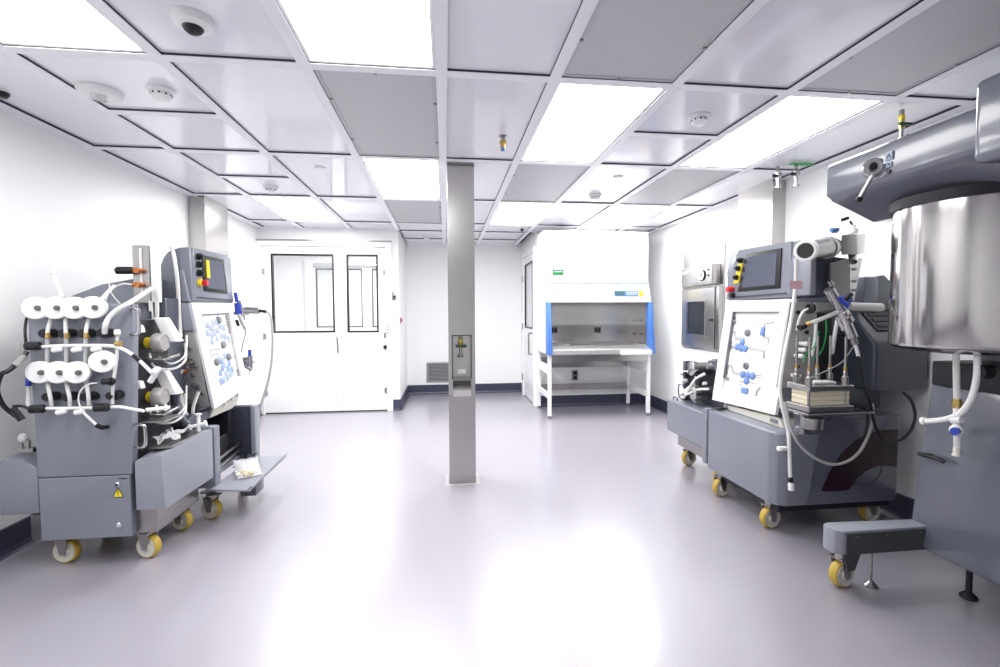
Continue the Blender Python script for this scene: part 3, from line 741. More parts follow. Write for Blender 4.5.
for pts in ([(-1.9320, 2.5300, 1.2919),(-1.9373, 2.5200, 1.2479),(-1.9277, 2.5000, 1.2142),(-1.9473, 2.5200, 1.1347),(-1.9673, 2.5400, 1.0239),(-1.9591, 2.5300, 0.9603),(-1.9282, 2.5000, 0.9050),(-1.9324, 2.5100, 0.8587)],
            [(-1.8671, 2.5300, 1.2916),(-1.8611, 2.5200, 1.2473),(-1.8459, 2.5000, 1.2135),(-1.8630, 2.5200, 1.1336),(-1.8817, 2.5400, 1.0223),(-1.8738, 2.5300, 0.9584),(-1.8428, 2.5000, 0.9029),(-1.8497, 2.5100, 0.8564)],
            [(-1.7613, 2.5300, 1.2861),(-1.7647, 2.5200, 1.2516),(-1.7576, 2.5000, 1.2127),(-1.7761, 2.5200, 1.1325),(-1.7968, 2.5400, 1.0207),(-1.7831, 2.5300, 0.9564),(-1.7575, 2.5000, 0.9007),(-1.7638, 2.5100, 0.8590)]):
    MB().tube(pts,.0085,8,4).build('drop_tube','clear_tube',t)
MB().tube([(-1.9800, 2.5100, 1.1506),(-1.8824, 2.5100, 1.1553),(-1.7704, 2.5100, 1.1555),(-1.6664, 2.5100, 1.1527),(-1.6101, 2.5000, 1.1443),(-1.5546, 2.4900, 1.1170),(-1.5059, 2.4900, 1.0714),(-1.4630, 2.5000, 1.0144)],.0085,8,4).build('upper_manifold','tube',t)
MB().tube([(-1.5400, 2.4880, 1.1070),(-1.5114, 2.4880, 1.0767)],.0105,8,1).build('tube_band','black',t)
MB().tube([(-1.9840, 2.5100, 0.8477),(-1.8501, 2.5100, 0.8449),(-1.7052, 2.5100, 0.8449),(-1.6163, 2.5000, 0.8470),(-1.5553, 2.4900, 0.8372),(-1.5005, 2.4900, 0.8256)],.008,8,4).build('lower_manifold','tube',t)
for p in ((-1.8865, 2.4950, 1.1383),(-1.7990, 2.4950, 1.1372),(-1.7121, 2.4950, 1.1385),(-1.8812, 2.4950, 0.8305),(-1.7995, 2.4950, 0.8282)):
    x,y,z = p; MB().cyl((x-.02,y,z-.004),(x+.022,y,z+.003),.0125,n=14,bev=.004).build('sample_cap','white',t)
for p in ((-1.9908, 2.5000, 1.1564),(-1.9859, 2.5000, 0.8473),(-1.6916, 2.4900, 0.8481)):
    x,y,z = p; MB().cyl((x-.035,y,z),(x+.03,y,z),.021,n=16,bev=.006).build('clamp_grip','black',t)
x,y,z = (-1.6630, 2.4950, 0.9765); c=MB(); c.cyl((x-.028,y,z),(x+.03,y,z),.016,n=14,bev=.004); c.cyl((x+.012,y,z),(x+.02,y,z),.021,n=14); c.build('pressure_sensor','black',t)
MB().tube([(-1.7130, 2.4950, 0.9701),(-1.7503, 2.4900, 0.9643),(-1.7852, 2.4900, 0.9329),(-1.7960, 2.4900, 0.8837),(-1.7744, 2.4850, 0.8296),(-1.7446, 2.4850, 0.7890),(-1.7245, 2.5000, 0.7573)],.0035,6,5).build('sensor_wire','tube',t)
MB().tube([(-1.7695, 2.4840, 0.8247),(-1.7231, 2.4980, 0.7578)],.006,8,1).build('sensor_lead','white',t)
MB().tube([(-1.7289, 2.5000, 0.7600),(-1.7090, 2.5100, 0.7443),(-1.7129, 2.5500, 0.7372)],.011,8,3).build('lead_plug','black',t)
MB().tube([(-1.6210, 2.5100, 1.2110),(-1.6270, 2.5050, 1.0818),(-1.6475, 2.5050, 0.9572),(-1.6566, 2.5100, 0.8612)],.0075,8,4).build('vent_tube','clear_tube',t)
x,y,z = (-1.6186, 2.5050, 1.2137); MB().lathe([(.010,.02),(.014,.014),(.014,-.004),(.009,-.010)],(x,y,z),(0,0,1),12).build('vent_cap','beige',t)
x,y,z = (-1.6117, 2.5000, 1.1637); MB().cyl((x-.012,y,z),(x+.012,y,z),.014,n=12).build('vent_nut','brass',t)
# brackets and loose hose at the left edge
x,y,z = (-2.0622, 2.5300, 1.1502); MB().box(x-.02,x+.05,y,y+.02,z-.018,z+.018,.003,1).build('hose_bracket','steel',t)
MB().tube([(-2.0213, 2.5000, 1.1275),(-2.0299, 2.4600, 1.0782),(-2.0490, 2.4300, 1.0439),(-2.0708, 2.4200, 1.0267),(-2.0907, 2.4200, 0.9565),(-2.0859, 2.4400, 0.8816),(-2.0621, 2.4600, 0.8335),(-2.0370, 2.4700, 0.8063)],.0105,8,5).build('loose_hose','black',t)
MB().tube([(-2.0149, 2.4750, 1.1102),(-2.0268, 2.4350, 1.0666)],.0145,10,1).build('hose_sleeve','steel',t)
MB().tube([(-2.0609, 2.4550, 0.8635),(-2.0288, 2.4650, 0.8023)],.015,8,1).build('hose_plug','black',t)
MB().tube([(-2.0605, 2.4600, 0.8697),(-2.0464, 2.4900, 0.8658),(-2.0202, 2.5000, 0.8483)],.007,8,3).build('branch_hose','black',t)
MB().tube([(-2.0571, 2.5500, 1.0243),(-2.0624, 2.5500, 0.9545)],.012,8,1).build('valve_handle','valve_blue',t)
MB().tube([(-2.0626, 2.5500, 0.9495),(-2.0531, 2.5300, 0.8480)],.008,8,1).build('valve_stem','clear_tube',t)
MB().tube([(-2.0971, 2.6000, 1.2921),(-2.0741, 2.5600, 1.2328),(-2.0647, 2.5500, 1.1588)],.006,8,3).build('side_handle','black',t)
# handles on the right edge
for pts in ([(-1.5880, 2.5600, 1.3381),(-1.5671, 2.5300, 1.3377),(-1.5272, 2.5100, 1.3349),(-1.5186, 2.5100, 1.3199),(-1.5203, 2.5100, 1.2301),(-1.5315, 2.5100, 1.2127),(-1.5694, 2.5300, 1.2071),(-1.5903, 2.5600, 1.2060)],
            [(-1.5986, 2.5700, 0.7415),(-1.5706, 2.5400, 0.7478),(-1.5280, 2.5200, 0.7487),(-1.5169, 2.5200, 0.7330),(-1.5171, 2.5200, 0.6562),(-1.5295, 2.5200, 0.6361),(-1.5700, 2.5400, 0.6293),(-1.5981, 2.5700, 0.6217)]):
    MB().tube(pts,.0075,8,3).build('grip_handle','polish',t)
# arcs of tube
MB().tube([(-1.6791, 2.5100, 1.2165),(-1.6606, 2.4900, 1.2565),(-1.6477, 2.5000, 1.2957),(-1.6143, 2.5100, 1.3327),(-1.5721, 2.5400, 1.3705),(-1.6506, 2.7500, 1.4113),(-1.7239, 2.9700, 1.4611)],.012,10,5).build('arched_tube','tube',t)
MB().tube([(-1.9306, 2.6000, 1.3977),(-1.9447, 2.6000, 1.4482),(-1.9609, 2.6000, 1.4986),(-1.9709, 2.6000, 1.5337)],.008,8,4).build('stub_tube','tube',t)
x,y,z = (-1.9667, 2.6000, 1.5237); MB().cyl((x-.004,y,z+.012),(x+.002,y,z-.012),.012,n=12).build('stub_cap','beige',t)
MB().tube([(-1.7503, 2.6000, 1.3825),(-1.7606, 2.6600, 1.4208),(-1.7645, 2.7200, 1.4609)],.0085,8,3).build('stub_tube','tube',t)
# splash tray boxes on both flanks
f = MB(); f.hexa([(-1.600,Y0+.0,.292),(-1.455,Y0+.0,.292),(-1.440,3.035,.292),(-1.60,3.035,.292),(-1.600,Y0+.0,.552),(-1.470,Y0+.0,.582),(-1.440,3.035,.600),(-1.60,3.035,.600)],.012,2); f.build('front_tray','grey_light',t)
f = MB(); f.box(-1.66,-1.47,Y0+.1,3.02,.585,.598,.003,1); f.build('tray_plate','steel',t)
f = MB(); f.prism([(-2.235,.30),(-2.052,.30),(-2.052,.535),(-2.09,.555),(-2.125,.582),(-2.235,.585)],'y',Y0+.005,2.98,.012); f.build('rear_tray','grey',t)
x,y,z = (-2.1635, 2.6200, 0.6053); f = MB(); f.box(x-.03,x+.05,y,y+.03,z-.005,z+.02,.003,1); f.cyl((x+.03,y,z+.015),(x+.03,y,z+.06),.01,n=10); f.cyl((x-.0,y,z+.015),(x-.0,y,z+.045),.008,n=10); f.build('tray_fitting','steel',t)
x,y,z = (-2.1722, 2.6400, 0.6729); MB().sph((x,y,z),.022,(1,1,1.1),12).build('drip_bulb','clear_tube',t)
# two diaphragm pumps behind the panel, heads facing the aisle
for (px,py,yy,lbl) in ((162.4,342,2.80,0),(161,398,2.80,1)):
    cx_,cy_,cz_ = (-1.565, yy, 1.150) if lbl==0 else (-1.575, yy, .845)
    p = MB(); p.cyl((cx_-.26,cy_,cz_),(cx_-.12,cy_,cz_),.055,n=24); p.box(cx_-.14,cx_-.10,cy_-.06,cy_+.06,cz_-.06,cz_+.06,.004,1); pm = p.build('pump_body','steel',t)
    MB().cyl((cx_-.10,cy_,cz_),(cx_-.055,cy_,cz_),.030,n=18).build('yellow_sleeve','yellow',pm)
    p = MB(); p.lathe([(.045,-.055),(.052,-.05),(.052,-.01),(.045,0),(.043,-.004),(0,-.004)],(cx_,cy_,cz_),(1,0,0),28); p.build('pump_head','matte_steel',pm)
    # white tri-port fitting and stainless drip bracket
    p = MB(); p.hexa([(cx_-.2,cy_-.10,cz_+.06),(cx_-.06,cy_-.10,cz_+.06),(cx_-.06,cy_-.06,cz_+.06),(cx_-.2,cy_-.06,cz_+.06),(cx_-.19,cy_-.10,cz_+.13),(cx_-.07,cy_-.10,cz_+.10),(cx_-.07,cy_-.06,cz_+.10),(cx_-.19,cy_-.06,cz_+.13)],.004,1)
    p.hexa([(cx_-.03,cy_+.05,cz_+.0),(cx_+.03,cy_+.06,cz_+.0),(cx_+.04,cy_+.12,cz_),(cx_-.03,cy_+.12,cz_),(cx_-.08,cy_+.04,cz_+.14),(cx_-.02,cy_+.04,cz_+.14),(cx_-.02,cy_+.09,cz_+.14),(cx_-.08,cy_+.09,cz_+.14)],.004,1)
    p.build_each('clamp_plate','white',t)
    p = MB(); p.hexa([(cx_-.13,cy_-.07,cz_-.10),(cx_+.03,cy_-.07,cz_-.10),(cx_+.03,cy_+.09,cz_-.085),(cx_-.13,cy_+.09,cz_-.085),(cx_-.13,cy_-.07,cz_-.085),(cx_+.03,cy_-.07,cz_-.085),(cx_+.03,cy_+.09,cz_-.070),(cx_-.13,cy_+.09,cz_-.070)],.002,1); p.build('drip_bracket','steel',t)
    p = MB(); p.tube([(cx_-.07,cy_-.02,cz_-.06),(cx_-.03,cy_-.05,cz_-.13),(cx_+.03,cy_+.02,cz_-.15),(cx_+.04,cy_+.12,cz_-.11),(cx_+.0,cy_+.2,cz_-.02)],.007,8,5); p.tube([(cx_-.02,cy_-.02,cz_-.08),(cx_+.03,cy_-.0,cz_-.12),(cx_+.05,cy_+.10,cz_-.08),(cx_+.01,cy_+.2,cz_+.03)],.005,8,5); p.build_each('pump_tube','clear_tube',t)
MB().tube([(-1.4688, 2.5100, 1.0132),(-1.4689, 2.5600, 1.0275),(-1.5150, 2.5700, 0.9599)],.014,8,3).build('tee_fitting','white',t)
f = MB(); f.cyl((-1.5330, 2.5600, 0.8171),(-1.4402, 2.6000, 0.8193),.010,n=10); f.cyl((-1.4940, 2.5750, 0.8180),(-1.4872, 2.5800, 0.8189),.020,n=12); f.cyl((-1.4562, 2.5850, 0.8202),(-1.4517, 2.5900, 0.8201),.018,n=12); f.build('hose_fitting','white',t)
MB().box(-1.60,-1.48,2.62,2.80,.735,.745,.002,1).build('fitting_shelf','steel',t)
MB().tube([(-1.6134, 2.9800, 0.8655),(-1.6163, 2.9700, 0.7827),(-1.5914, 2.9700, 0.6851),(-1.5689, 3.0000, 0.6408)],.024,10,4).build('ribbed_hose','grey_dark',t)
MB().box(-1.74,-1.66,2.66,3.0,.60,1.28,.004,1).build('rear_plate','dark',t)
# instrument plate with orange fittings
pl = MB().box(-1.842,-1.747,3.0,3.012,1.375,1.718,.003,1).build('instrument_plate','steel',t)
s_ = MB(); s_.box(-1.80,-1.787,2.994,3.0,1.43,1.70,.002,1); s_.build('slider','white',pl)
for z in (1.567,1.484):
    q_ = MB(); q_.cyl((-1.795,3.0,z),(-1.80,2.96,z),.017,n=14); q_.cyl((-1.825,2.975,z),(-1.80,2.97,z),.013,n=12); q_.build('orange_fitting','copper',pl)
q_ = MB(); q_.cyl((-1.825,2.975,1.567),(-1.905,2.955,1.565),.022,n=14,bev=.004); q_.build('cable_plug','black',pl)
MB().tube([(-1.83,2.97,1.484),(-1.87,2.95,1.485),(-1.92,2.93,1.45),(-1.94,2.92,1.39)],.005,8,5).build('thin_tube','tube',pl)
MB().tube([(-1.885,2.93,1.585),(-1.91,2.92,1.54),(-1.90,2.90,1.44),(-1.82,2.89,1.34),(-1.73,2.9,1.25)],.003,6,5).build('thin_wire','tube',pl)
MB().box(-1.741,-1.700,2.995,3.03,1.38,1.712,.006).build('white_rail','white',t)
MB().tube([(-1.748,3.0,1.39),(-1.748,3.0,1.32),(-1.742,3.0,1.20)],.011,8,3).build('rail_leg','tube',t); MB().tube([(-1.715,3.0,1.39),(-1.715,3.0,1.32),(-1.724,3.0,1.20)],.011,8,3).build('rail_leg','tube',t)
for x,y,a in ((-2.0,2.655,1.5),(-1.60,2.655,1.32),(-1.60,2.97,1.28),(-2.0,2.95,.4)): caster_parts(t,x,y,a)

# crumpled white cloths on the tray
def cloth(name, cx, cy, z, lx, ly, ang, seed, label):
    rnd = random.Random(seed); bm = bmesh.new(); n=16; vs=[]
    ph=[rnd.uniform(0,6) for _ in range(6)]
    for i in range(n+1):
        for j in range(n+1):
            u=(i/n-.5); v=(j/n-.5)
            h = .012*(math.sin(9*u+ph[0]+3*v)+math.sin(11*v+ph[1]-4*u)+.6*math.sin(21*u+17*v+ph[2]))
            e = 1+.25*math.sin(5*math.atan2(v,u)+ph[3]); x=u*lx*e; y=v*ly*e
            X=cx+x*math.cos(ang)-y*math.sin(ang); Y=cy+x*math.sin(ang)+y*math.cos(ang)
            vs.append(bm.verts.new((X,Y,z+.022+max(-.02,h)*(1-abs(u)*.8))))
    for i in range(n):
        for j in range(n):
            a=i*(n+1)+j; bm.faces.new([vs[a],vs[a+n+1],vs[a+n+2],vs[a+1]])
    r=bmesh.ops.solidify(bm, geom=list(bm.faces), thickness=.003)
    mb = MB(); mb.bm.free(); mb.bm = bm; bmesh.ops.recalc_face_normals(bm, faces=list(bm.faces))
    return tag(mb.build(name,'cloth',ang=60), label, 'cloth')
cloth('white_wipe',-1.545,2.77,.612,.11,.22,.25,3,'crumpled white wipe lying on the front tray of the left pump cart')
t = thing('white_tee_valve', (-1.50,2.975,.60), 'small white plastic tee valve standing by the crumpled wipe, left cart', 'valve')
f = MB(); f.cyl((-1.53,2.965,.63),(-1.46,2.985,.645),.011,n=12); f.cyl((-1.49,2.975,.60),(-1.49,2.975,.70),.010,n=12); f.cyl((-1.53,2.965,.63),(-1.538,2.963,.628),.019,n=12); f.cyl((-1.46,2.985,.645),(-1.452,2.987,.647),.019,n=12); f.cyl((-1.49,2.975,.70),(-1.49,2.975,.708),.018,n=12)
f.build('body','white',t)

# ================================================================== FILTRATION MACHINE, LEFT
t = thing('filtration_machine', (-1.8,3.4,0), 'grey wheeled filtration machine at left with touch screen and open front flap', 'filtration machine')
FML = t
XF = -1.44
f = MB(); f.box(-2.18,-1.56,3.06,3.70,.20,.24,.004,1); f.box(-2.18,-2.12,3.06,3.74,.20,.62,.01); f.box(-1.56,XF,3.055,3.13,.215,.605,.015); f.build('skirt','grey',t)
f = MB(); f.box(-2.12,XF,3.68,3.745,.20,.615,.02); f.build('end_wall','slate',t)
MB().box(XF-.035,XF+.002,3.672,3.75,.20,.615,.014).build('end_edge','grey_light',t)
f = MB(); f.box(-2.11,-1.60,3.60,3.67,.24,.60); f.box(-2.11,-2.05,3.10,3.67,.24,.60); f.build('inner_lining','dark',t)
f = MB(); f.cyl((-1.50,3.13,.34),(-1.55,3.67,.34),.010,n=10); f.cyl((-1.50,3.13,.29),(-1.55,3.67,.29),.010,n=10); f.cyl((-1.62,3.13,.42),(-1.62,3.67,.42),.012,n=10); f.build_each('inner_rail','steel',t)
f = MB(); f.box(-2.0,-1.60,3.15,3.60,.245,.42,.01); f.build('pump_drive','dark',t)
f = MB(); f.hexa([(-1.455,3.01,.215),(-1.205,2.965,.215),(-1.205,3.62,.228),(-1.455,3.66,.228),(-1.455,3.01,.227),(-1.205,2.965,.227),(-1.205,3.62,.240),(-1.455,3.66,.240)],.003,1); fl_ = f.build('open_flap','grey_light',t)
f = MB(); f.hexa([(-1.215,2.962,.220),(-1.190,2.966,.246),(-1.190,3.622,.262),(-1.215,3.62,.232),(-1.222,2.962,.228),(-1.197,2.966,.254),(-1.197,3.622,.270),(-1.222,3.62,.240)]); f.build('flap_lip','grey_light',fl_)
f = MB(); f.box(-1.36,-1.26,3.2,3.34,.10,.21,.01); f.build('flap_stay','grey_dark',fl_)
# upper body
MB().box(-1.82,-1.70,3.06,3.25,.66,1.41,.008).build('body_post','grey_dark',t)
f = MB(); f.box(-2.15,-1.60,3.08,3.72,.60,.66,.01); f.build('deck','grey_dark',t)
f = MB(); f.prism([(3.10,.66),(3.10,1.30),(3.22,1.42),(3.78,1.45),(3.78,.66)],'x',-2.12,-1.80,.015); f.build('rear_hood','grey',t)
f = MB(); f.prism([(-2.30,1.30),(-2.22,1.42),(-2.05,1.49),(-1.85,1.53),(-1.80,1.53),(-1.80,1.28),(-2.30,1.28)],'y',3.05,3.70,.012); f.build('hood_cover','grey',t)
PQ = Quad((-1.655,3.255,1.385),(-1.655,3.83,1.392),(-1.545,3.815,.745),(-1.545,3.285,.675),(1,0,0))
f = MB(); qbox(f,PQ,.03,.97,.02,.98,-.14,-.02,.004); f.build('valve_block','grey_light',t)
f = MB(); w0,w1,h0,h1 = .17,.88,.11,.86
for a in ((0,w0,0,1),(w1,1,0,1),(w0,w1,0,h0),(w0,w1,h1,1)): qbox(f,PQ,*a,-.014,.004)
fp = f.build('flow_panel','gloss_white',t)
f = MB(); qbox(f,PQ,w0-.01,w1+.01,h0-.01,h1+.01,-.024,-.014); f.build('flow_board','white',fp)
f = MB()
for a in ((w0,w0+.012,h0,h1),(w0,w1,h0,h0+.008)): qbox(f,PQ,*a,-.014,.0045)
f.build('edge_shadow','grey_icon',fp)  # grey strips paint the drop shadow inside the recess
rnd = random.Random(4)
def diaph(q, s, t_, m_, parent, r=.025, n0=-.014):
    d = MB(); c0 = q(s,t_,n0)
    d.lathe([(r,0),(r,.003),(r*.8,.005),(0,.006)], c0, q.n, 16); return d.build('valve_diaphragm', m_, parent)
for s,t_,k in ((.32,.22,0),(.40,.26,1),(.46,.21,1),(.55,.20,0),(.28,.30,0),(.36,.33,1),(.44,.31,1),(.53,.29,0),(.62,.25,1),(.70,.27,0),(.34,.39,1),(.48,.37,0),(.60,.35,1),(.69,.36,0),(.65,.43,1),(.78,.40,0),
               (.40,.57,1),(.47,.61,0),(.52,.66,1),(.58,.56,1),(.45,.68,0),(.38,.72,0),(.52,.75,1),(.60,.71,0),(.66,.66,0),(.55,.80,1),(.44,.80,1),(.64,.78,1),(.70,.74,0),(.35,.80,0)):
    diaph(PQ, s, t_, 'icon_pale' if (k or t_<.5) else 'icon_mid', fp)
for s,t_ in ((.60,.18),(.58,.45),(.33,.60),(.66,.59)):
    d = MB(); d.lathe([(.026,0),(.026,.012),(.02,.018),(0,.018)], PQ(s,t_,-.014), PQ.n, 18); d.build('pressure_gauge','grey_icon',fp)
f = MB(); qline(f,PQ,[(w0,.24),(.3,.24),(.36,.28),(.6,.26),(w1,.24)],.003,-.013); qline(f,PQ,[(w0,.48),(.35,.47),(.5,.49),(w1,.44)],.003,-.013); qline(f,PQ,[(w0,.52),(.4,.52),(.46,.58),(.7,.62),(w1,.62)],.003,-.013); qline(f,PQ,[(.3,.84),(.5,.82),(.8,.78)],.003,-.013); qline(f,PQ,[(w1-.04,.13),(w1-.02,.4),(w1-.03,.8)],.003,-.013)
f.build('flow_lines','grey_icon',fp)
f = MB()
for k in range(7): qbox(f,PQ,w1-.07,w1-.02,.14+.03*k,.16+.03*k,-.014,-.006)
qbox(f,PQ,w1-.06,w1-.02,.76,.84,-.014,-.006)
f.build_each('valve_clip','steel',fp)
f = MB(); f.hexa([PQ(.1,1.02,-.16),PQ(.86,1.02,-.16),PQ(.86,1.02,-.03),PQ(.1,1.02,-.03),(-1.82,3.34,.60),(-1.82,3.75,.60),(-1.60,3.75,.60),(-1.60,3.34,.60)],.004,1); f.build('drain_block','beige',t)
f = MB()
for s in (.4,.62,.8): f.cyl(PQ(s,.99,-.04),PQ(s,1.06,-.03),.010,n=10)
f.build_each('drain_port','tube',t)
# side plate with fittings, facing the near end
SQ = Quad((-1.7781, 3.2500, 1.3886),(-1.6508, 3.2500, 1.3820),(-1.5582, 3.2850, 0.6942),(-1.6986, 3.2900, 0.6836),(0,-1,0))
f = MB(); qbox(f,SQ,0,1,0,.26,0,.03,.004); f.build('screen_neck','grey_light',t)
f = MB(); qbox(f,SQ,.05,.9,.26,1,0,.012,.002); sp = f.build('port_plate','matte_steel',t)
for s,t_ in ((.35,.38),(.6,.42),(.5,.52),(.62,.56),(.45,.60),(.7,.60),(.5,.68),(.45,.78),(.62,.80),(.75,.86)):
    f = MB(); f.cyl(SQ(s,t_,.012),SQ(s,t_,.04),.011,n=12); f.cyl(SQ(s,t_,.02),SQ(s,t_,.028),.016,n=6); f.build('port_fitting','polish',sp)
for s,t_ in ((.2,.40),(.22,.56),(.2,.64)):
    f = MB(); f.cyl(SQ(s,t_,.012),SQ(s,t_,.06),.012,n=12); f.cyl(SQ(s,t_,.045),SQ(s-.2,t_+.02,.06),.008,n=10); f.build('elbow_fitting','copper',sp)
f = MB(); f.tube([SQ(.1,.4,.07),SQ(-.1,.6,.08),SQ(.05,.85,.08),SQ(.1,1.05,.08)],.010,8,4); f.tube([SQ(.25,.62,.06),SQ(-.05,.72,.09),SQ(.1,.95,.1),SQ(.3,1.1,.1)],.012,8,4); f.build_each('port_tube','clear_tube',t)
f = MB(); f.tube([SQ(.68,.84,.04),SQ(.42,.98,.07),SQ(.34,1.12,.08)],.011,8,4); f.build('drain_hose','tube',t)
f = MB(); f.box(-1.76,-1.62,3.22,3.25,.66,.72,.004,1); f.build('black_clip','dark',t)
# touch screen housing
f = MB(); f.prism([(-1.655,1.39),(-1.845,1.39),(-1.848,1.59),(-1.70,1.60),(-1.685,1.595)],'y',3.235,3.86,.008); f.build('screen_box','grey',t)
f = MB(); f.prism([(-1.85,1.40),(-1.852,1.57),(-1.84,1.61),(-1.815,1.679),(-1.79,1.712),(-1.76,1.733),(-1.708,1.744),(-1.655,1.747),(-1.648,1.40)],'y',3.262,3.855,.006); f.build('screen_housing','grey',t)
HQ = Quad((-1.65,3.285,1.747),(-1.65,3.77,1.757),(-1.65,3.86,1.405),(-1.65,3.28,1.415),(1,0,0))
f = MB(); qbox(f,HQ,0,1,0,1,-.02,.004,.004); fb = f.build('screen_face','grey',t)
hmi_screen(HQ,fb,.22,.82,.11,.84)
f = MB(); qbox(f,HQ,.06,.94,.965,.99,.004,.008); f.build('screen_lip','slate',fb)
f = MB(); qbox(f,HQ,.27,.35,.20,.56,.012,.02); f.build('yellow_plate','yellow',fb)
for t_ in (.16,.32,.49):
    f = MB(); qcyl(f,HQ,.11,t_,.022,.004,.03); qcyl(f,HQ,.11,t_,.014,.03,.042); f.build('selector_knob','black',fb)
f = MB(); qcyl(f,HQ,.12,.68,.026,.004,.022); es = f.build('stop_collar','yellow',fb)
f = MB(); qcyl(f,HQ,.15,.68,.020,.022,.05); f.build('stop_button','red',es)
# strap of white tube over the housing
MB().tube([(-1.7909, 3.3000, 1.7474),(-1.7387, 3.2300, 1.7158),(-1.7185, 3.2150, 1.6247),(-1.7065, 3.2100, 1.5029),(-1.7040, 3.2100, 1.3361),(-1.6951, 3.2000, 1.1624)],.012,8,5).build('white_strap','tube',t)
# far end valve arm
f = MB(); f.cyl((-1.6119, 3.9000, 1.3414),(-1.4727, 3.9000, 1.3354),.026,n=18,bev=.003); va = f.build('steel_barrel','steel',t)
MB().cyl((-1.4764, 3.9000, 1.3354),(-1.4198, 3.9000, 1.3272),.012,n=12).build('cable_gland','black',va)
MB().cyl((-1.6216, 3.8800, 1.3097),(-1.6275, 3.8800, 1.3964),.026,n=14).build('blue_valve','valve_blue',va)
MB().cyl((-1.6318, 3.8800, 1.4043),(-1.6417, 3.8800, 1.4790),.014,n=12).build('valve_top','valve_blue',va)
MB().cyl((-1.6285, 3.8800, 1.3885),(-1.6055, 3.8800, 1.4121),.012,n=12).build('valve_port','polish',va)
f = MB(); f.cyl((-1.6264, 3.8800, 1.3255),(-1.5704, 3.8800, 1.1829),.018,n=12); f.cyl((-1.6065, 3.8900, 1.3887),(-1.5799, 3.8900, 1.2620),.014,n=12); va2 = f.build('valve_stem','polish',va)
MB().cyl((-1.6393, 3.8800, 1.2624),(-1.6257, 3.8800, 1.2150),.012,n=12).build('drain_port','black',va)
MB().tube([(-1.5775, 3.8800, 1.1988),(-1.5750, 3.8800, 1.1512),(-1.5956, 3.8800, 1.0800),(-1.6087, 3.8800, 1.0087)],.004,6,4).build('vent_wire','black',va)
MB().cyl((-1.80,3.89,1.315),(-1.55,3.89,1.315),.014,n=12).build('valve_mount','steel',va)
for x,y,a in ((-1.50,3.12,1.36),(-1.52,3.62,.3),(-2.08,3.14,.8),(-2.08,3.62,1.2)):
    caster_parts(t,x,y,a)
f = MB(); f.box(-1.50,-1.42,3.04,3.09,.170,.178,.002,1); f.build('brake_pedal','steel',t)
# second wall valve with its hose
t = thing('wall_valve', (-2.06,5.2,.9), 'small steel valve with blue cap hanging behind the left machine', 'valve')
x,y,z = (-1.5749, 3.9500, 0.9213)
FMV = t; t.location = (x,y,z)
f = MB(); f.cyl((x,y,z-.05),(x,y,z+.05),.022,n=14); f.cyl((x-.04,y,z+.01),(x+.035,y,z+.0),.013,n=12); f.cyl((x+.01,y-.02,z-.10),(x,y,z-.04),.012,n=12); f.cyl((x-.03,y-.02,z-.03),(x+.02,y-.03,z-.06),.014,n=12); f.build('body','polish',t)
MB().cyl((x,y,z+.05),(x,y,z+.10),.013,n=12).build('cap','valve_blue',t)
MB().box(x-.06,x-.02,y-.01,y+.02,z-.04,z+.04,.003,1).build('mount','steel',t)
MB().cyl((x-.35,y+.005,z),(x-.05,y+.005,z),.012,n=12).build('stay_rod','steel',t)
# grey hose from the barrel to the floor
tag(MB().tube([(-1.4198, 3.9000, 1.3272),(-1.3902, 3.9000, 1.2928),(-1.3786, 3.9000, 1.1405),(-1.3869, 3.9000, 0.9557),(-1.4184, 3.8900, 0.7640),(-1.4643, 3.8800, 0.6056),(-1.4899, 3.8700, 0.4955),(-1.49,3.86,.30),(-1.49,3.84,.012)],.010,8,6).build('drain_hose','hose_grey'), 'thin grey hose drooping from the steel barrel to the floor, left machine', 'hose')
# zip bag with spare fittings on the flap
def pouch(cx, cy, z):
    bm = bmesh.new(); n=12; T=[]; Bv=[]
    a = .5
    for i in range(n+1):
        for j in range(n+1):
            u=i/n-.5; v=j/n-.5; e=(1-(2*abs(u))**2.5)*(1-(2*abs(v))**2.5)
            x=u*.15; y=v*.24
            X=cx+x*math.cos(a)-y*math.sin(a); Y=cy+x*math.sin(a)+y*math.cos(a)
            lift=.10*max(0,v+.1)**1.2
            T.append(bm.verts.new((X,Y,z+.010+.034*e+lift+.004*math.sin(17*u+9*v)))); Bv.append(bm.verts.new((X,Y,z+.004+lift)))
    for L_,flip in ((T,0),(Bv,1)):
        for i in range(n):
            for j in range(n):
                k=i*(n+1)+j; f=[L_[k],L_[k+n+1],L_[k+n+2],L_[k+1]]; bm.faces.new(f[::-1] if flip else f)
    for i in range(n):
        for (p,q_) in ((i*(n+1),(i+1)*(n+1)),(i*(n+1)+n,(i+1)*(n+1)+n),(i,i+1),(n*(n+1)+i,n*(n+1)+i+1)):
            bm.faces.new([T[p],T[q_],Bv[q_],Bv[p]])
    return bm
t = thing('zip_bag', (-1.34,3.28,.24), 'clear zip bag of tan and black fittings lying on the open flap', 'bag')
mb = MB(); mb.bm.free(); mb.bm = pouch(-1.34,3.28,.236); bmesh.ops.recalc_face_normals(mb.bm, faces=list(mb.bm.faces)); mb.build('bag_film','bag',t,ang=70)
rnd = random.Random(9)
for k in range(16):
    x=-1.34+rnd.uniform(-.03,.07); y=3.20+rnd.uniform(-.035,.06); z=.250+rnd.uniform(0,.014); a=rnd.uniform(0,PI)
    MB().cyl((x,y,z),(x+.022*math.cos(a),y+.022*math.sin(a),z+rnd.uniform(-.003,.008)),rnd.choice((.008,.010,.007)),n=10).build('spare_fitting',rnd.choice(('tan','tan','cream','black')),t)
# glove behind the bag
cloth('dark_cloth',-1.44,3.52,.245,.10,.12,.3,8,'dark crumpled cloth behind the zip bag, inside the open machine').data.materials[0]=M['slate']

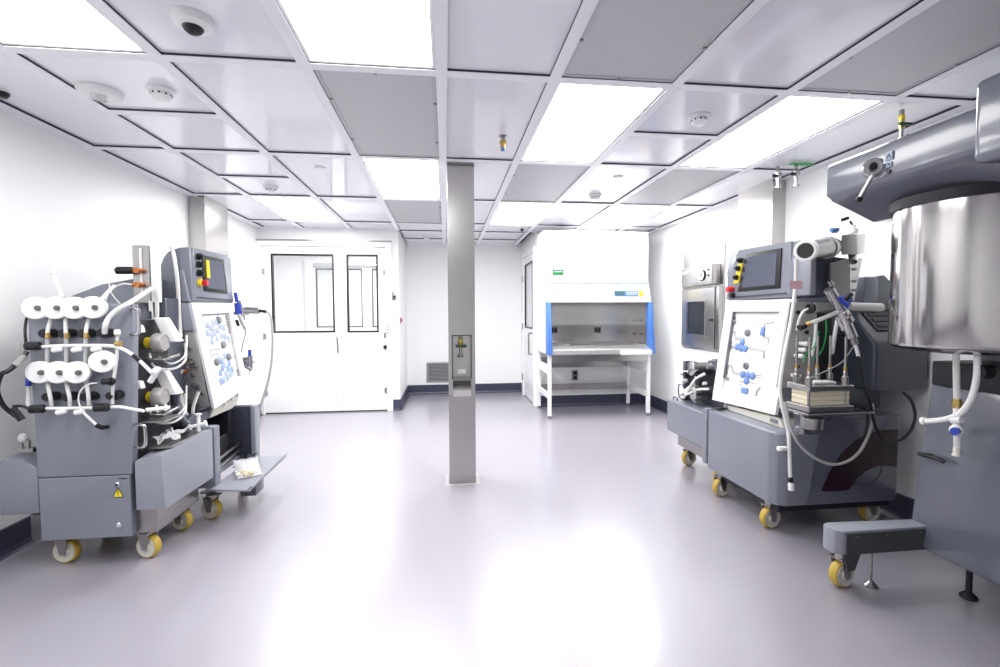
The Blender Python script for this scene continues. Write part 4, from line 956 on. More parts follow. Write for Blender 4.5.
# ================================================================== FILTRATION MACHINE, RIGHT
t = thing('filtration_machine', (2.3,2.8,0), 'grey wheeled filtration machine at right with touch screen, flow panel and maroon swoosh', 'filtration machine')
FMR = t
XF = 1.885
# skirt with rounded corner
f = MB(); f.prism([(XF,3.135),(XF,2.50),(XF+.02,2.455),(XF+.07,2.432),(2.655,2.432),(2.70,2.46),(2.70,3.135)],'z',.178,.602,.012,2); f.build('skirt','grey',t)
f = MB(); f.prism([(2.05,.602),(2.11,.62),(2.155,.672),(2.22,.690),(2.70,.690),(2.70,.602)],'y',2.436,3.1,.01); f.build('deck','grey',t)
f = MB(); f.box(2.30,2.72,2.60,3.1,.69,.86,.02); f.build('rear_body','grey_dark',t)
# maroon swoosh on the end
def arc(cx,cz,r,a0,a1,n=14): return [(cx+r*math.cos(a0+(a1-a0)*i/n), cz+r*math.sin(a0+(a1-a0)*i/n)) for i in range(n+1)]
sw = [(2.165,.265),(2.21,.37),(2.28,.47),(2.36,.545),(2.46,.595),(2.56,.612),(2.652,.612),(2.652,.385),(2.58,.398),(2.52,.395),(2.45,.37),(2.40,.335),(2.36,.285),(2.34,.262),(2.25,.258)]
f = MB(); f.prism([(2.070,.186),(2.095,.30),(2.125,.50),(2.140,.61),(2.165,.665),(2.215,.686),(2.652,.686),(2.652,.186)],'y',2.4235,2.44,.004); f.build('end_panel','grey_end',t)
MB().prism(sw,'y',2.4215,2.4240).build('swoosh_decal','maroon',t)
ring = MB(); ring.tube([(2.44+.115*math.cos(a),2.4228,.40+.115*math.sin(a)) for a in [PI*(1.0+1.0*k/14) for k in range(15)]],.0022,6,1); ring.build('ring_mark','dark',t)
f = MB(); f.box(1.93,2.66,2.47,3.1,.13,.178,.006,1); f.build('base_frame','dark',t)
f = MB(); f.box(1.93,2.0,3.09,3.13,.61,.62,.002,1); f.build('corner_clip','black',t)
# hood at the rear
f = MB(); f.prism([(2.435,.835),(2.428,.87),(2.428,1.10),(2.44,1.135),(2.66,1.36),(2.76,1.42),(3.12,1.44),(3.12,.835)],'x',2.49,2.85,.022,3); hd = f.build('rear_hood','grey_dark',t)
HQ2 = Quad((2.53,2.66,1.362),(2.82,2.66,1.362),(2.82,2.45,1.147),(2.53,2.45,1.147),(0,-1,1))
f = MB(); qbox(f,HQ2,.12,.85,.10,.80,0,.008,.002); vp = f.build('vent_panel','slate',hd)
f = MB()
for k in range(4): qbox(f,HQ2,.2,.78,.18+.15*k,.26+.15*k,.008,.014)
f.build_each('vent_slat','black',vp)
MB().prism([(2.44,1.16),(2.50,1.30),(2.62,1.52),(2.72,1.54),(2.80,1.47),(2.86,1.42),(2.86,1.16)],'y',2.60,3.12,.02).build('hood_cover','grey_dark',t)
f = MB(); f.box(2.50,2.60,2.52,2.6,1.36,1.52,.02); f.build('hood_block','grey',t)
# flow panel
PQ = Quad((2.10,3.265,1.392),(2.10,2.585,1.385),(2.0,2.597,.678),(2.0,3.27,.648),(-1,0,0))
f = MB(); qbox(f,PQ,.03,.98,.02,.97,-.13,-.02,.004); f.build('valve_block','grey_light',t)
f = MB(); w0,w1,h0,h1 = .135,.845,.105,.885
for a in ((0,w0,0,1),(w1,1,0,1),(w0,w1,0,h0),(w0,w1,h1,1)): qbox(f,PQ,*a,-.016,.004)
fp = f.build('flow_panel','gloss_white',t)
f = MB(); qbox(f,PQ,w0-.01,w1+.01,h0-.01,h1+.01,-.030,-.018); f.build('flow_board','white',fp)
f = MB()
for a in ((w0,w0+.012,h0,h1-.12),(w0,w1,h0,h0+.008)): qbox(f,PQ,*a,-.018,.0045)
f.build('edge_shadow','grey_icon',fp)  # drop shadow at left and top of the opening, as grey strips
def diaph2(s,t_,m_='icon_blue',r=.026):
    d = MB(); d.lathe([(r,0),(r,.006),(r*.8,.010),(0,.012)], PQ(s,t_,-.018), PQ.n, 18); d.build('valve_diaphragm', m_, fp)
for s,t_ in ((.265,.445),(.335,.40),(.335,.455),(.40,.455),(.42,.70),(.50,.70),(.495,.755),(.575,.70)): diaph2(s,t_)
for s,t_ in ((.275,.45),(.40,.46)): diaph2(s,t_,'icon_blue',.02)
for (s0,s1,t0,t1) in ((.60,.65,.245,.325),(.445,.545,.82,.875)):
    d = MB(); qbox(d,PQ,s0,s1,t0,t1,-.018,-.006,.004); d.build('blue_valve_pad','icon_blue',fp)
for s,t_ in ((.405,.305),(.46,.615)):
    d = MB(); d.lathe([(.024,0),(.024,.014),(.018,.02),(0,.02)], PQ(s,t_,-.018), PQ.n, 20); g_ = d.build('pressure_gauge','grey_icon',fp)
    d = MB(); d.lathe([(.010,.02),(.010,.026),(0,.027)], PQ(s,t_,-.018), PQ.n, 14); d.build('gauge_centre','steel',g_)
for s,t_ in ((.165,.20),(.185,.76),(.195,.77)):
    d = MB(); qcyl(d,PQ,s,t_,.010,-.018,.0,12); d.build('panel_screw','steel',fp)
f = MB()
for pts in ([(w0,.30),(.20,.30),(.22,.36),(.36,.355)],[(w0,.315),(.185,.315),(.205,.375),(.36,.37)],[(w0,.445),(.24,.45)],[(w0,.46),(.24,.465)],[(.44,.44),(.69,.455),(.70,.53)],[(.44,.455),(.675,.47),(.685,.53)],[(.62,.245),(.64,.215),(.76,.20)],[(.64,.325),(.66,.35),(.72,.35),(.72,.41)],[(.65,.315),(.67,.335),(.735,.335)],
            [(w0,.63),(.23,.635),(.26,.69),(.38,.70)],[(w0,.645),(.22,.65),(.25,.705),(.38,.715)],[(.60,.69),(.70,.68)],[(.60,.71),(.70,.705)],[(.38,.77),(.62,.765)],[(.38,.80),(.45,.805)],[(.66,.88),(.66,.83),(.70,.79)],[(.675,.88),(.675,.84),(.715,.80)]):
    qline(f,PQ,pts,.0028,-.017)
f.build('flow_lines','grey_icon',fp)
f = MB()
for k in range(3): qbox(f,PQ,.145,.165,.15+.25*k,.23+.25*k,-.018,-.010)
f.build_each('side_clip','steel',fp)
f = MB(); f.hexa([(2.02,3.10,.60),(2.02,2.56,.60),(2.16,2.56,.60),(2.16,3.10,.60),PQ(.22,1.02,-.02),PQ(1.0,1.02,-.02),PQ(1.0,1.02,-.16),PQ(.22,1.02,-.16)],.006,1); db = f.build('drain_block','beige',t)
f = MB(); f.box(2.012,2.02,2.60,2.66,.622,.645); f.build('type_plate','grey_icon',db)
f = MB()
for s in (.35,.55,.7,.82): f.cyl(PQ(s,.99,-.05),PQ(s,1.07,-.045),.010,n=10)
f.build_each('drain_port','brass',t)
MB().cyl((2.06,3.19,.58),(2.085,3.19,.72),.022,n=14).build('support_post','steel',t)
# touch screen housing
f = MB(); f.prism([(2.105,1.395),(2.32,1.395),(2.335,1.60),(2.30,1.70),(2.22,1.735),(2.14,1.745),(2.115,1.735),(2.10,1.60)],'y',2.60,3.27,.012); f.build('screen_housing','grey',t)
HQ = Quad((2.105,3.14,1.755),(2.105,2.625,1.738),(2.105,2.62,1.415),(2.105,3.275,1.405),(-1,0,0))
f = MB(); f.poly3([HQ(0,.0,.004),HQ(1,0,.004),HQ(1,1,.004),HQ(0,1,.004),HQ(-.05,.62,.004)],-HQ.n*.03); fb = f.build('screen_face','grey',t)
hmi_screen(HQ,fb,.20,.86,.10,.86)
f = MB(); qbox(f,HQ,.09,.95,.955,.985,.004,.008); f.build('screen_lip','slate',fb)
f = MB(); qbox(f,HQ,.085,.175,.28,.68,.004,.012); f.build('yellow_plate','yellow',fb)
for t_ in (.22,.38,.56):
    f = MB(); qcyl(f,HQ,.13,t_,.019,.004,.03); qcyl(f,HQ,.13,t_,.012,.03,.042); f.build('selector_knob','black',fb)
f = MB(); qcyl(f,HQ,.085,.80,.020,.004,.05); f.build('stop_button','red',fb)
f = MB(); qcyl(f,HQ,.12,.93,.020,.004,.03); f.build('selector_knob','black',fb)
f = MB(); f.prism([(2.13,1.40),(2.13,1.62),(2.145,1.645),(2.39,1.625),(2.405,1.60),(2.395,1.40)],'y',2.50,2.70,.014); f.build('terminal_box','grey_dark',t)  # darker grey paints the shaded side of one grey box
f = MB(); f.prism([(2.12,1.405),(2.12,1.605),(2.135,1.63),(2.16,1.63),(2.16,1.405)],'y',2.49,2.69,.012); f.build('terminal_box_lit_face','grey_light',t)  # paler slab paints the lit front of the same box
# hose clipped along the panel edge with pink tape
MB().tube([(2.0088, 2.4700, 1.6180),(2.0177, 2.4800, 1.4636),(1.9920, 2.4700, 1.2899),(1.9137, 2.4200, 1.0803),(1.8562, 2.3800, 0.8992),(1.8553, 2.3600, 0.7903),(1.8883, 2.3600, 0.6769),(1.9025, 2.3600, 0.5917),(1.9129, 2.3600, 0.4211),(1.9214, 2.3600, 0.3238)],.010,8,5).build('clear_hose','tube',t)
MB().hexa([(1.9665, 2.4600, 1.4851),(2.0448, 2.4600, 1.4854),(2.0365, 2.4500, 1.4847),(1.9585, 2.4500, 1.4844),(1.9677, 2.4600, 1.4393),(2.0460, 2.4600, 1.4395),(2.0377, 2.4500, 1.4389),(1.9597, 2.4500, 1.4388)]).build('pink_tape','pink',t)
MB().tube([(1.9169, 2.3600, 0.3811),(1.9195, 2.3600, 0.3524)],.0125,10,1).build('hose_band','black',t)
f = MB(); f.cyl((1.9210, 2.3600, 0.3410),(1.9237, 2.3600, 0.3066),.016,n=12); f.build('hose_end','white',t)
f = MB(); f.cyl((1.9306, 2.4600, 0.5104),(1.8491, 2.3600, 0.5428),.012,n=12); f.cyl((1.8447, 2.3700, 0.5429),(1.8935, 2.3700, 0.5410),.013,n=12); hp = f.build('hose_clip','white',t)
# end plate with ports behind the rods
EQ = Quad((2.0496, 2.5600, 1.3672),(2.3393, 2.5600, 1.3669),(2.3684, 2.5600, 0.8418),(1.9839, 2.5600, 0.8506),(0,-1,0))
f = MB(); qbox(f,EQ,0,.62,0,1,-.02,0,.003); ep = f.build('port_plate','matte_steel',t)
f = MB(); qbox(f,EQ,.60,1.0,0,1,-.10,-.02); f.build('cable_duct','dark',t)
for s,t_ in ((.2,.12),(.4,.10),(.22,.3),(.42,.35),(.25,.55),(.45,.6),(.3,.75)):
    f = MB(); f.cyl(EQ(s,t_,0),EQ(s,t_,.006),.012,n=12); f.build('port_hole','black',ep)
for s,t_ in ((.30,.48),(.27,.55),(.24,.62),(.22,.85)):
    f = MB(); f.cyl(EQ(s,t_,.0),EQ(s,t_,.05),.012,n=12); f.sph(EQ(s,t_,.05),.015,n=10); f.build('white_fitting','white',ep)
for pts in ([(2.2353, 2.5000, 1.2710),(2.2203, 2.4800, 1.1714),(2.1820, 2.4700, 1.0725),(2.1255, 2.4700, 1.0323)],[(2.1833, 2.4900, 1.1949),(2.1425, 2.4700, 1.1141),(2.0866, 2.4700, 1.0563),(2.0770, 2.4800, 1.0144)]):
    MB().tube(pts,.0035,6,5).build('earth_wire','green',t)
MB().tube([(2.1712, 2.5000, 1.2477),(2.1590, 2.4900, 1.1420),(2.1304, 2.4800, 1.0489)],.009,8,3).build('white_tube','tube',t)
MB().tube([(2.2853, 2.4700, 1.2827),(2.2532, 2.4500, 1.2016),(2.2259, 2.4400, 1.0628)],.010,8,3).build('white_tube','tube',t)
MB().tube([(2.0075, 2.3700, 1.3235),(1.9775, 2.3700, 1.3069),(1.9626, 2.3800, 1.2623),(1.9601, 2.3900, 1.2060)],.007,8,3).build('white_tube','tube',t)
# drip shelf and membrane cassette holder
SY0,SY1,SX0,SX1 = 2.285,2.455,1.955,2.228
f = MB(); f.hexa([(1.94,2.27,.745),(2.34,2.27,.745),(2.34,2.50,.745),(1.94,2.50,.745),(1.94,2.27,.755),(2.34,2.27,.755),(2.34,2.50,.755),(1.94,2.50,.755)],.002,1); f.build('drip_shelf','steel',t)
f = MB(); f.cyl((2.06,2.45,.60),(2.06,2.45,.745),.016,n=12); f.cyl((2.13,2.50,.60),(2.13,2.50,.745),.016,n=12); f.build_each('shelf_post','steel',t)
MB().lathe([(.03,0),(.055,.02),(.062,.08),(.06,.085)],(2.10,2.43,.615),(0,0,1),20).build('drain_cup','steel',t)
ch = bpy.data.objects.new('cassette_holder', None); COL.objects.link(ch); ch.parent = t; ch.location = V(2.09,2.37,.755)-Vector(t.location)
f = MB(); f.box(SX0,SX1,SY0,SY1,.757,.792,.004,1); f.build('bottom_plate','steel',ch)
f = MB(); f.box(SX0,SX1,SY0,SY1,.875,.905,.004,1); f.build('top_plate','steel',ch)
f = MB()
for k in range(3): f.box(SX0+.02,SX1-.015,SY0+.015,SY1-.015,.793+.027*k,.818+.027*k,.003,1)
f.build('membrane_stack','cream',ch)
f = MB(); f.box(SX0+.075,SX1-.06,SY0+.055,SY1-.045,.905,.918,.003,1); f.build('white_pad','white',ch)
for px_,py_,pz_ in ((1.9685, 2.3050, 0.9466),(2.1855, 2.3050, 0.9422),(1.9991, 2.4350, 0.9512),(2.2046, 2.4300, 0.9362),(2.1331, 2.4400, 0.9712)):
    f = MB(); f.cyl((px_,py_,.79),(px_,py_,1.17),.0068,n=12); rd = f.build('tie_rod','steel',ch)
    MB().lathe([(.017,0),(.017,.045),(.011,.05),(.011,.075),(.008,.08)],(px_,py_,.905),(0,0,1),12).build('rod_nut','steel',rd)
    MB().lathe([(.0095,0),(.0095,.018)],(px_,py_,.985),(0,0,1),12).build('brass_collar','brass',rd)
MB().tube([(2.0078, 2.3300, 0.9479),(2.1248, 2.3400, 0.9890),(2.2410, 2.3800, 1.0278),(2.3400, 2.4200, 1.1035)],.003,6,4).build('sense_wire','hose_grey',t)
# valve arm
f = MB(); f.cyl((2.0231, 2.3600, 1.3289),(2.1758, 2.3800, 1.3316),.031,n=22,bev=.003); va = f.build('steel_barrel','steel',t); MB().cyl((2.2693, 2.4000, 1.3345),(2.5231, 2.4300, 1.3285),.029,n=22,bev=.008).build('far_barrel','steel',va)
f = MB(); f.lathe([(.033,0),(.033,.01),(.022,.012),(.022,.004),(0,.004)],(2.0170, 2.3600, 1.3289),(-1,0,0),20); f.build('barrel_mouth','black',va)
f = MB(); f.cyl((2.1758, 2.3800, 1.3316),(2.2348, 2.3900, 1.3327),.022,n=16); f.build('barrel_collar','beige',va)
f = MB(); f.cyl((2.1883, 2.3400, 1.3227),(2.2231, 2.3400, 1.3892),.026,n=16,bev=.004); f.cyl((2.1436, 2.3200, 1.3830),(2.1933, 2.3200, 1.3445),.016,n=12); f.build('blue_valve','valve_blue',va)
MB().cyl((2.1863, 2.3200, 1.3720),(2.2218, 2.3200, 1.4050),.014,n=10).build('valve_lever','black',va)
f = MB(); f.cyl((2.1028, 2.3400, 1.4333),(2.2078, 2.3400, 1.2893),.027,n=16); f.cyl((2.1597, 2.3800, 1.4579),(2.1405, 2.3800, 1.4802),.012,n=12); f.cyl((2.1795, 2.3300, 1.3060),(2.2417, 2.3200, 1.1618),.026,n=16,bev=.004); f.cyl((2.1892, 2.3200, 1.2784),(2.2084, 2.3200, 1.2507),.032,n=16); f.cyl((2.1650, 2.3400, 1.2839),(2.2042, 2.3400, 1.2058),.014,n=12); f.build('sensor_body','polish',va)
f = MB(); f.cyl((2.2417, 2.3200, 1.1618),(2.2551, 2.3200, 1.1284),.017,n=12); f.build('sensor_tip','steel',va)
f = MB(); f.cyl((1.9403, 2.3300, 1.2247),(2.1551, 2.3300, 1.3061),.012,n=12); f.build('angled_tube','clear_tube',va)
f = MB(); f.cyl((1.9225, 2.3300, 1.2194),(1.9580, 2.3300, 1.2328),.017,n=12); f.build('tube_end','black',va)
f = MB(); f.cyl((1.9551, 2.3300, 1.2312),(1.9877, 2.3300, 1.2436),.014,n=12); f.build('tube_nut','brass',va)
MB().tube([(2.2551, 2.3200, 1.1284),(2.2637, 2.3150, 1.0897),(2.2691, 2.3100, 1.0567)],.009,8,3).build('cable_sleeve','white',t)
MB().tube([(2.2659, 2.3100, 1.0623),(2.2771, 2.3000, 0.9799),(2.3017, 2.3000, 0.8849),(2.3071, 2.2900, 0.7918),(2.3160, 2.2900, 0.7079),(2.3090, 2.2900, 0.6410),(2.2990, 2.3000, 0.5938)],.0075,8,5).build('black_cable','black',t)
MB().tube([(2.3082, 2.3100, 0.8943),(2.3483, 2.3100, 0.8036),(2.3942, 2.3200, 0.6702),(2.4643, 2.3300, 0.5796),(2.5581, 2.3400, 0.5677),(2.6448, 2.3500, 0.6084),(2.6917, 2.3600, 0.6919),(2.6912, 2.3800, 0.7813),(2.6745, 2.4200, 0.8335)],.008,8,5).build('black_cable','dark',t)
MB().tube([(1.8571, 2.3400, 0.8109),(1.8823, 2.3300, 0.6843),(1.9392, 2.3300, 0.5762),(2.0384, 2.3300, 0.4936),(2.1438, 2.3300, 0.4524),(2.2423, 2.3300, 0.4682),(2.3153, 2.3300, 0.5223),(2.3626, 2.3300, 0.6061),(2.4012, 2.3400, 0.6938),(2.4327, 2.3800, 0.7765)],.008,8,6).build('looped_hose','hose_grey',t)
# transmitter
tr = MB(); tr.cyl((2.0179, 2.4000, 1.6516),(2.1879, 2.4600, 1.6760),.056,n=30,bev=.004); tr.cyl((2.1879, 2.4600, 1.6760),(2.2158, 2.4700, 1.6801),.062,n=30); tr.cyl((2.2158, 2.4700, 1.6801),(2.2503, 2.4800, 1.6854),.04,n=24)
tm = tr.build('transmitter','steel',t)
o = Vector((2.0179, 2.4000, 1.6516)); dv = (Vector((2.0179, 2.4000, 1.6516))-Vector((2.1879, 2.4600, 1.6760))).normalized()
dv = (dv + V(0,-.25,0)).normalized()
MB().lathe([(.058,-.02),(.060,0),(.060,.022),(.052,.028),(.043,.028),(.043,.018)],o,dv,32).build('bezel_ring','white',tm)
MB().lathe([(.043,.017),(.043,.019),(0,.019)],o,dv,28).build('display','screen_dark',tm)
MB().lathe([(.052,0),(.052,.010),(.034,.012),(.034,.03)],(2.2348, 2.4700, 1.6838),(1,.2,0),24).build('flange','steel',tm)
f = MB(); f.cyl((2.2547, 2.4500, 1.6869),(2.2958, 2.4600, 1.6906),.03,n=20); f.build('neck','grey_icon',tm)
f = MB(); f.hexa([(2.2474, 2.4200, 1.6314),(2.3548, 2.4200, 1.6354),(2.5280, 2.5500, 1.6627),(2.4143, 2.5500, 1.6615),(2.2440, 2.4200, 1.7447),(2.3447, 2.4200, 1.7548),(2.5274, 2.5500, 1.7829),(2.4108, 2.5500, 1.7750)],.006,1); jb = f.build('junction_box','steel',t)
f = MB(); f.cyl((2.3704, 2.4700, 1.7667),(2.3697, 2.4700, 1.7898),.024,n=14); f.cyl((2.3697, 2.4700, 1.7898),(2.3689, 2.4700, 1.8129),.014,n=12); f.build('cable_gland','white',jb)
f = MB(); f.cyl((2.2393, 2.4600, 1.7628),(2.2385, 2.4600, 1.7915),.016,n=12); f.cyl((2.2076, 2.4500, 1.7777),(2.2518, 2.4500, 1.7813),.012,n=10); f.build('blue_tap','label_blue',t)
f = MB(); f.cyl((2.2941, 2.4700, 1.8404),(2.3323, 2.4700, 1.8526),.010,n=10); f.cyl((2.3457, 2.4700, 1.8356),(2.3659, 2.4700, 1.8071),.006,n=8); f.build('black_lever','black',jb)
f = MB(); f.poly3([(2.2041, 2.4400, 1.5878),(2.3239, 2.4400, 1.6147),(2.3307, 2.4400, 1.3986),(2.2668, 2.4400, 1.3985),(2.2051, 2.4400, 1.4445)],(0,.012,0)); f.poly3([(2.3239, 2.4400, 1.6147),(2.4629, 2.5000, 1.6260),(2.3766, 2.4600, 1.3702),(2.3243, 2.4400, 1.3986)],(0,.012,0)); fu = f.build('bracket_plate','steel',t)
f = MB(); f.cyl((2.3552, 2.4600, 1.6376),(2.3373, 2.4400, 1.5947),.026,n=16)
f.build('neck_pipe','polish',fu)
f = MB()
f.cyl((2.3416, 2.4300, 1.5592),(2.3420, 2.4300, 1.5449),.013,n=10); f.cyl((2.3438, 2.4300, 1.4903),(2.3442, 2.4300, 1.4760),.013,n=10); f.cyl((2.3454, 2.4300, 1.4385),(2.3459, 2.4300, 1.4241),.013,n=10)
f.build_each('plate_clip','grey_icon',fu)
for x,y,a in ((1.945,2.555,1.72),(1.94,3.05,1.74),(2.62,2.56,1.62),(2.60,3.02,.5)): caster_parts(t,x,y,a)
f = MB(); f.box(1.90,1.985,2.60,2.65,.170,.177,.002,1); f.build('brake_pedal','steel',t)

# ================================================================== PUMP CART, RIGHT (docked at the far end)
t = thing('pump_cart', (2.1,3.45,0), 'low grey pump cart docked at the far end of the right machine', 'pump cart')
f = MB(); f.prism([(XF,3.145),(XF,3.20),(XF,3.765),(2.0,3.775),(2.12,3.775),(2.12,3.145)],'z',.30,.565,.014); f.build('front_tray','grey',t)
MB().box(XF-.004,XF+.05,3.145,3.20,.20,.607,.01).build('corner_post','grey',t)
f = MB(); f.box(1.98,2.55,3.18,3.75,.17,.30,.004,1); f.build('base_frame','steel',t)
f = MB(); f.box(2.125,2.60,3.16,3.74,.30,.62,.012); f.build('cabinet','grey_dark',t)
f = MB(); f.box(2.0,2.09,3.68,3.72,.565,.90,.008); f.build('pump_panel','grey_dark',t)
f = MB(); f.box(2.10,2.35,3.30,3.70,.62,.86,.01); f.build('pump_housing','dark',t)
for yy,zz in ((3.50,.86),(3.47,.665)):
    p = MB(); p.cyl((2.10,yy,zz),(1.99,yy,zz),.05,n=24); pm = p.build('pump_body','steel',t)
    MB().lathe([(.054,0),(.060,.006),(.060,.045),(.052,.05),(0,.048)],(1.995,yy,zz),(-1,0,0),28).build('pump_head','polish',pm)
f = MB(); f.tube([(1.98,3.70,.61),(1.96,3.62,.65),(1.97,3.50,.72),(2.0,3.36,.76)],.013,8,4); f.tube([(1.96,3.62,.60),(1.95,3.52,.69),(1.96,3.44,.78),(2.0,3.38,.83)],.012,8,4); f.tube([(1.97,3.68,.69),(1.95,3.56,.64),(1.96,3.42,.70),(2.0,3.32,.72)],.009,8,4); f.build_each('pump_tube','tube',t)
f = MB(); f.cyl((1.99,3.66,.80),(1.93,3.66,.80),.02,n=12); f.cyl((1.99,3.64,.74),(1.93,3.62,.73),.018,n=12); f.cyl((1.97,3.60,.815),(1.97,3.54,.82),.014,n=12); f.build_each('white_fitting','white',t)
f = MB(); f.cyl((1.99,3.58,.80),(1.94,3.58,.80),.024,n=12); f.cyl((1.99,3.41,.76),(1.95,3.41,.76),.026,n=12); f.cyl((1.98,3.66,.64),(1.98,3.60,.60),.016,n=12); f.build_each('tube_clamp','black',t)
f = MB(); f.tube([(1.99,3.67,.68),(1.96,3.70,.70),(1.96,3.70,.60),(1.98,3.66,.575)],.005,6,4); f.build('wire_loop','dark',t)
f = MB(); f.tube([(1.93,3.735,.566),(1.93,3.735,.585),(1.93,3.70,.592),(1.93,3.67,.585),(1.93,3.67,.566)],.005,6,3); f.build('lift_ring','black',t)
f = MB(); f.box(2.04,2.10,3.31,3.36,.87,.95,.006); f.cyl((2.04,3.335,.89),(1.99,3.335,.89),.016,n=10); f.cyl((2.04,3.33,.93),(2.0,3.33,.93),.012,n=10); f.build('valve_cluster','grey_icon',t)
for x,y,a in ((2.06,3.71,1.72),(2.06,3.24,1.7),(2.48,3.68,.4),(2.48,3.25,1.0)): caster_parts(t,x,y,a)

# ================================================================== TANK UNIT, FAR RIGHT
t = thing('mixing_tank', (2.3,1.6,0), 'tall stainless tank under a grey lifting arm at the right edge, on grey cabinet', 'tank')
f = MB(); f.prism([(2.20,.20),(2.30,.97),(2.82,.97),(2.82,.20)],'y',.80,1.945,.012); cb = f.build('cabinet','tank_grey_shaded',t)
DQ = Quad((2.298,1.862,.955),(2.298,.84,.955),(2.202,.84,.215),(2.202,1.862,.215),(-1,0,.13))
f = MB(); qbox(f,DQ,0,1,0,1,-.006,.013,.003); cd = f.build('cabinet_door','tank_grey_shaded',cb)
f = MB(); qbox(f,DQ,-.006,-.001,-.004,1.004,-.002,.004); qbox(f,DQ,-.006,1,-.012,-.004,-.002,.004); f.build('door_seam','dark',cb)
f = MB(); f.cyl(DQ(-.035,.44,.0),DQ(-.035,.44,.035),.012,n=12); f.tube([DQ(-.06,.44,.035),DQ(.02,.435,.04),DQ(.05,.445,.035)],.009,8,3); f.build('latch','black',cd)
# outrigger beam with caster and levelling foot
f = MB(); f.prism([(1.785,1.868),(2.24,1.868),(2.24,1.944),(1.785,1.965),(1.757,1.95),(1.752,1.92),(1.757,1.885)],'z',.20,.31,.006); bm_ = f.build('outrigger_beam','grey_light',t)
f = MB(); f.box(1.80,2.215,1.862,1.868,.203,.300); f.build('beam_cover','beam_dark',bm_)
f = MB()
for x in (1.85,2.0,2.17): f.cyl((x,1.863,.285),(x,1.859,.285),.0035,n=8)
f.build_each('screw','steel',bm_)
f = MB(); f.prism([(1.81,.21),(1.925,.21),(1.885,.10),(1.85,.10)],'y',1.905,1.911); f.build('fork_plate','beam_dark',t)
caster_parts(t,1.865,1.955,1.75)
f = MB(); f.cyl((2.0,1.935,.02),(2.0,1.935,.21),.006,n=12); f.lathe([(.028,0),(.028,.008),(.018,.018),(.009,.03)],(2.0,1.935,0),(0,0,1),18); f.build('levelling_foot','steel',t)
for lx, ly in ((2.36,1.80),(2.36,1.0),(2.75,1.0),(2.75,1.8)):
    f = MB(); f.cyl((lx,ly,.015),(lx,ly,.21),.012,n=12); f.lathe([(.032,0),(.032,.010),(.014,.028)],(lx,ly,0),(0,0,1),18); f.build('levelling_foot','dark',t)
# vessel
TX,TY,TR = 2.262,1.762,.272
f = MB(); f.lathe([(0,1.122),(.15,1.127),(.235,1.137),(TR-.012,1.148),(TR-.003,1.156),(TR,1.167),(TR,1.768)],(TX,TY,0),(0,0,1),72); vs = f.build('vessel','tank',t,ang=25)
f = MB(); f.lathe([(TR-.01,1.755),(TR+.012,1.757),(TR+.012,1.80),(TR-.01,1.805)],(TX,TY,0),(0,0,1),64); f.build('lid_ring','dark',t)
f = MB(); f.lathe([(.05,.955),(.055,1.0),(.07,1.09),(.07,1.11)],(TX+.20,TY-.12,0),(0,0,1),20); f.box(TX+.02,TX+.34,TY-.4,TY+.17,.96,1.075,.01); f.build('vessel_support','dark',t)
f = MB(); f.box(2.50,2.74,1.80,1.93,.965,1.14,.01); f.build('rear_post','tank_grey_shaded',t)
f = MB(); f.cyl((TX-.06,TY-.12,1.06),(TX-.11,TY-.12,1.06),.03,n=16); f.cyl((TX+.02,TY-.13,1.03),(TX+.02,TY-.17,1.03),.02,n=14); f.build_each('outlet_clamp','black',vs)
# lifting arm
f = MB(); f.prism([(1.895,1.885),(1.90,2.03),(1.92,2.045),(2.66,2.045),(2.66,1.76),(2.16,1.76),(1.935,1.86)],'y',.7,2.145,.016,3); am = f.build('lifting_arm','arm_grey',t)
f = MB(); f.box(1.866,2.6,.7,1.475,1.83,2.12,.03,3); f.build('mast_head','arm_grey',t)
f = MB(); f.box(2.30,2.70,.72,1.15,.97,1.9,.02); f.build('mast','grey_dark',t)
hx,hy,hz_ = 1.895,1.872,1.943
hn = V(-.72,-.69,.0); f = MB(); f.lathe([(.040,-.03),(.040,.006),(.034,.012),(0,.012)],(hx-.012,hy,hz_),hn,28); kn = f.build('lock_disc','polish',am)
MB().lathe([(.015,.012),(.017,.03),(.012,.036),(0,.036)],(hx-.012,hy,hz_),hn,16).build('knob','black',kn)
f = MB(); f.cyl((hx-.03,hy-.018,hz_-.036),(hx-.055,hy+.02,hz_-.13),.008,n=12); f.build('lever','polish',kn); MB().sph((hx-.055,hy+.02,hz_-.135),.014,n=12).build('lever_tip','black',kn)
f = MB(); f.box(1.892,1.898,1.792,1.825,1.955,1.99,.001,1); f.box(1.892,1.898,1.795,1.822,1.925,1.947,.001,1); f.build('lock_symbol','icon_pale',am)
f = MB(); f.tube([(1.892,1.80,1.962),(1.892,1.808,1.98),(1.892,1.818,1.962)],.002,6,2); f.tube([(1.892,1.80,1.93),(1.892,1.81,1.942)],.002,6,1); f.cyl((1.895,1.807,1.905),(1.888,1.807,1.905),.009,n=10); f.build('symbol_marks','black',am)
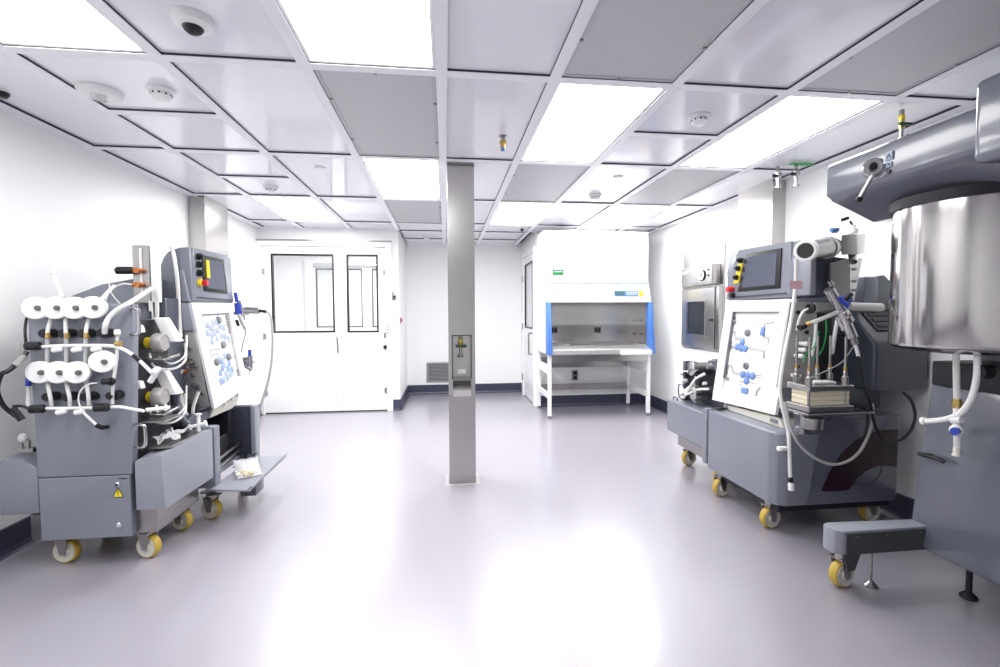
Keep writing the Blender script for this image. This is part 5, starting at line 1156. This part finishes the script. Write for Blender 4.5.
# outlet tubing in front of the cabinet
tb = bpy.data.objects.new('outlet_tubing', None); COL.objects.link(tb); tb.parent = t; tb.location = V(2.18,1.66,1.1)-Vector(t.location)
MB().tube([(2.1600, 1.7312, 1.1420),(2.1600, 1.7248, 1.0144),(2.1600, 1.7193, 0.9124)],.012,10,3).build('down_tube','clear_tube',tb)
MB().tube([(2.1600, 1.6519, 1.1235),(2.1500, 1.6415, 1.0469),(2.1500, 1.6563, 0.9540),(2.1500, 1.6911, 0.8843),(2.1500, 1.7365, 0.8487),(2.1500, 1.7930, 0.8248),(2.1500, 1.8443, 0.8107)],.012,10,5).build('side_tube','tube',tb)
f = MB(); f.cyl((2.1500, 1.8531, 0.8087),(2.1500, 1.8356, 0.8127),.018,n=12,bev=.003); f.build('tube_cap','white',tb)
f = MB(); f.cyl((2.1600, 1.7200, 0.9337),(2.1600, 1.7187, 0.8954),.015,n=12); f.cyl((2.1600, 1.7196, 0.9209),(2.1600, 1.7193, 0.9124),.019,n=12); f.build('brass_coupling','brass',tb)
f = MB(); f.cyl((2.1600, 1.7187, 0.8954),(2.1600, 1.7160, 0.8186),.013,n=12); f.cyl((2.1500, 1.7283, 0.8419),(2.1500, 1.6899, 0.8507),.015,n=12); f.build('tee','tube',tb)
f = MB(); f.sph((2.1500, 1.7094, 0.8034),.024,n=16); bv = f.build('ball_valve','white',tb)
o = Vector((2.1500, 1.7094, 0.8034)); MB().cyl(o+V(-.018,-.012,0),o+V(-.034,-.02,0),.016,n=14).build('valve_knob','valve_blue',bv)
MB().tube([(2.1600, 1.7145, 0.7760),(2.1600, 1.7127, 0.7248)],.012,10,1).build('spout_tube','clear_tube',tb)
MB().lathe([(.013,0),(.013,.022),(.016,.026),(.016,.034)],(2.1600, 1.7127, 0.7248),(0,0,-1),12).build('spout_end','beige',tb)

# ================================================================== CAMERA, WORLD
cam = bpy.data.cameras.new('camera'); co = bpy.data.objects.new('camera', cam); COL.objects.link(co)
cam.sensor_width = 36.; cam.lens = 463.6163/1000*36.; cam.clip_start = .05; cam.clip_end = 60
yaw, pit, rol = .1168, .043, -.004
co.location = (0, 0, 1.305)
fwd = V(math.sin(yaw)*math.cos(pit), math.cos(yaw)*math.cos(pit), -math.sin(pit))
rt0 = fwd.cross(V(0,0,1)).normalized(); up0 = rt0.cross(fwd)
rt = rt0*math.cos(rol) + up0*math.sin(rol); up = rt.cross(fwd)
co.rotation_euler = Matrix((rt, up, -fwd)).transposed().to_euler()
sc = bpy.context.scene; sc.camera = co
wd = bpy.data.worlds.new('world'); sc.world = wd; wd.use_nodes = True
wd.node_tree.nodes['Background'].inputs['Color'].default_value = (.8,.82,.9,1); wd.node_tree.nodes['Background'].inputs['Strength'].default_value = .3
vs_ = sc.view_settings; vs_.view_transform = 'Standard'; vs_.look = 'None'; vs_.exposure = EXPO; vs_.gamma = 1; vs_.use_curve_mapping = False
sc.cycles.max_bounces = 10; sc.cycles.diffuse_bounces = 6; sc.cycles.glossy_bounces = 5; sc.cycles.transparent_max_bounces = 12; sc.cycles.use_denoising = True
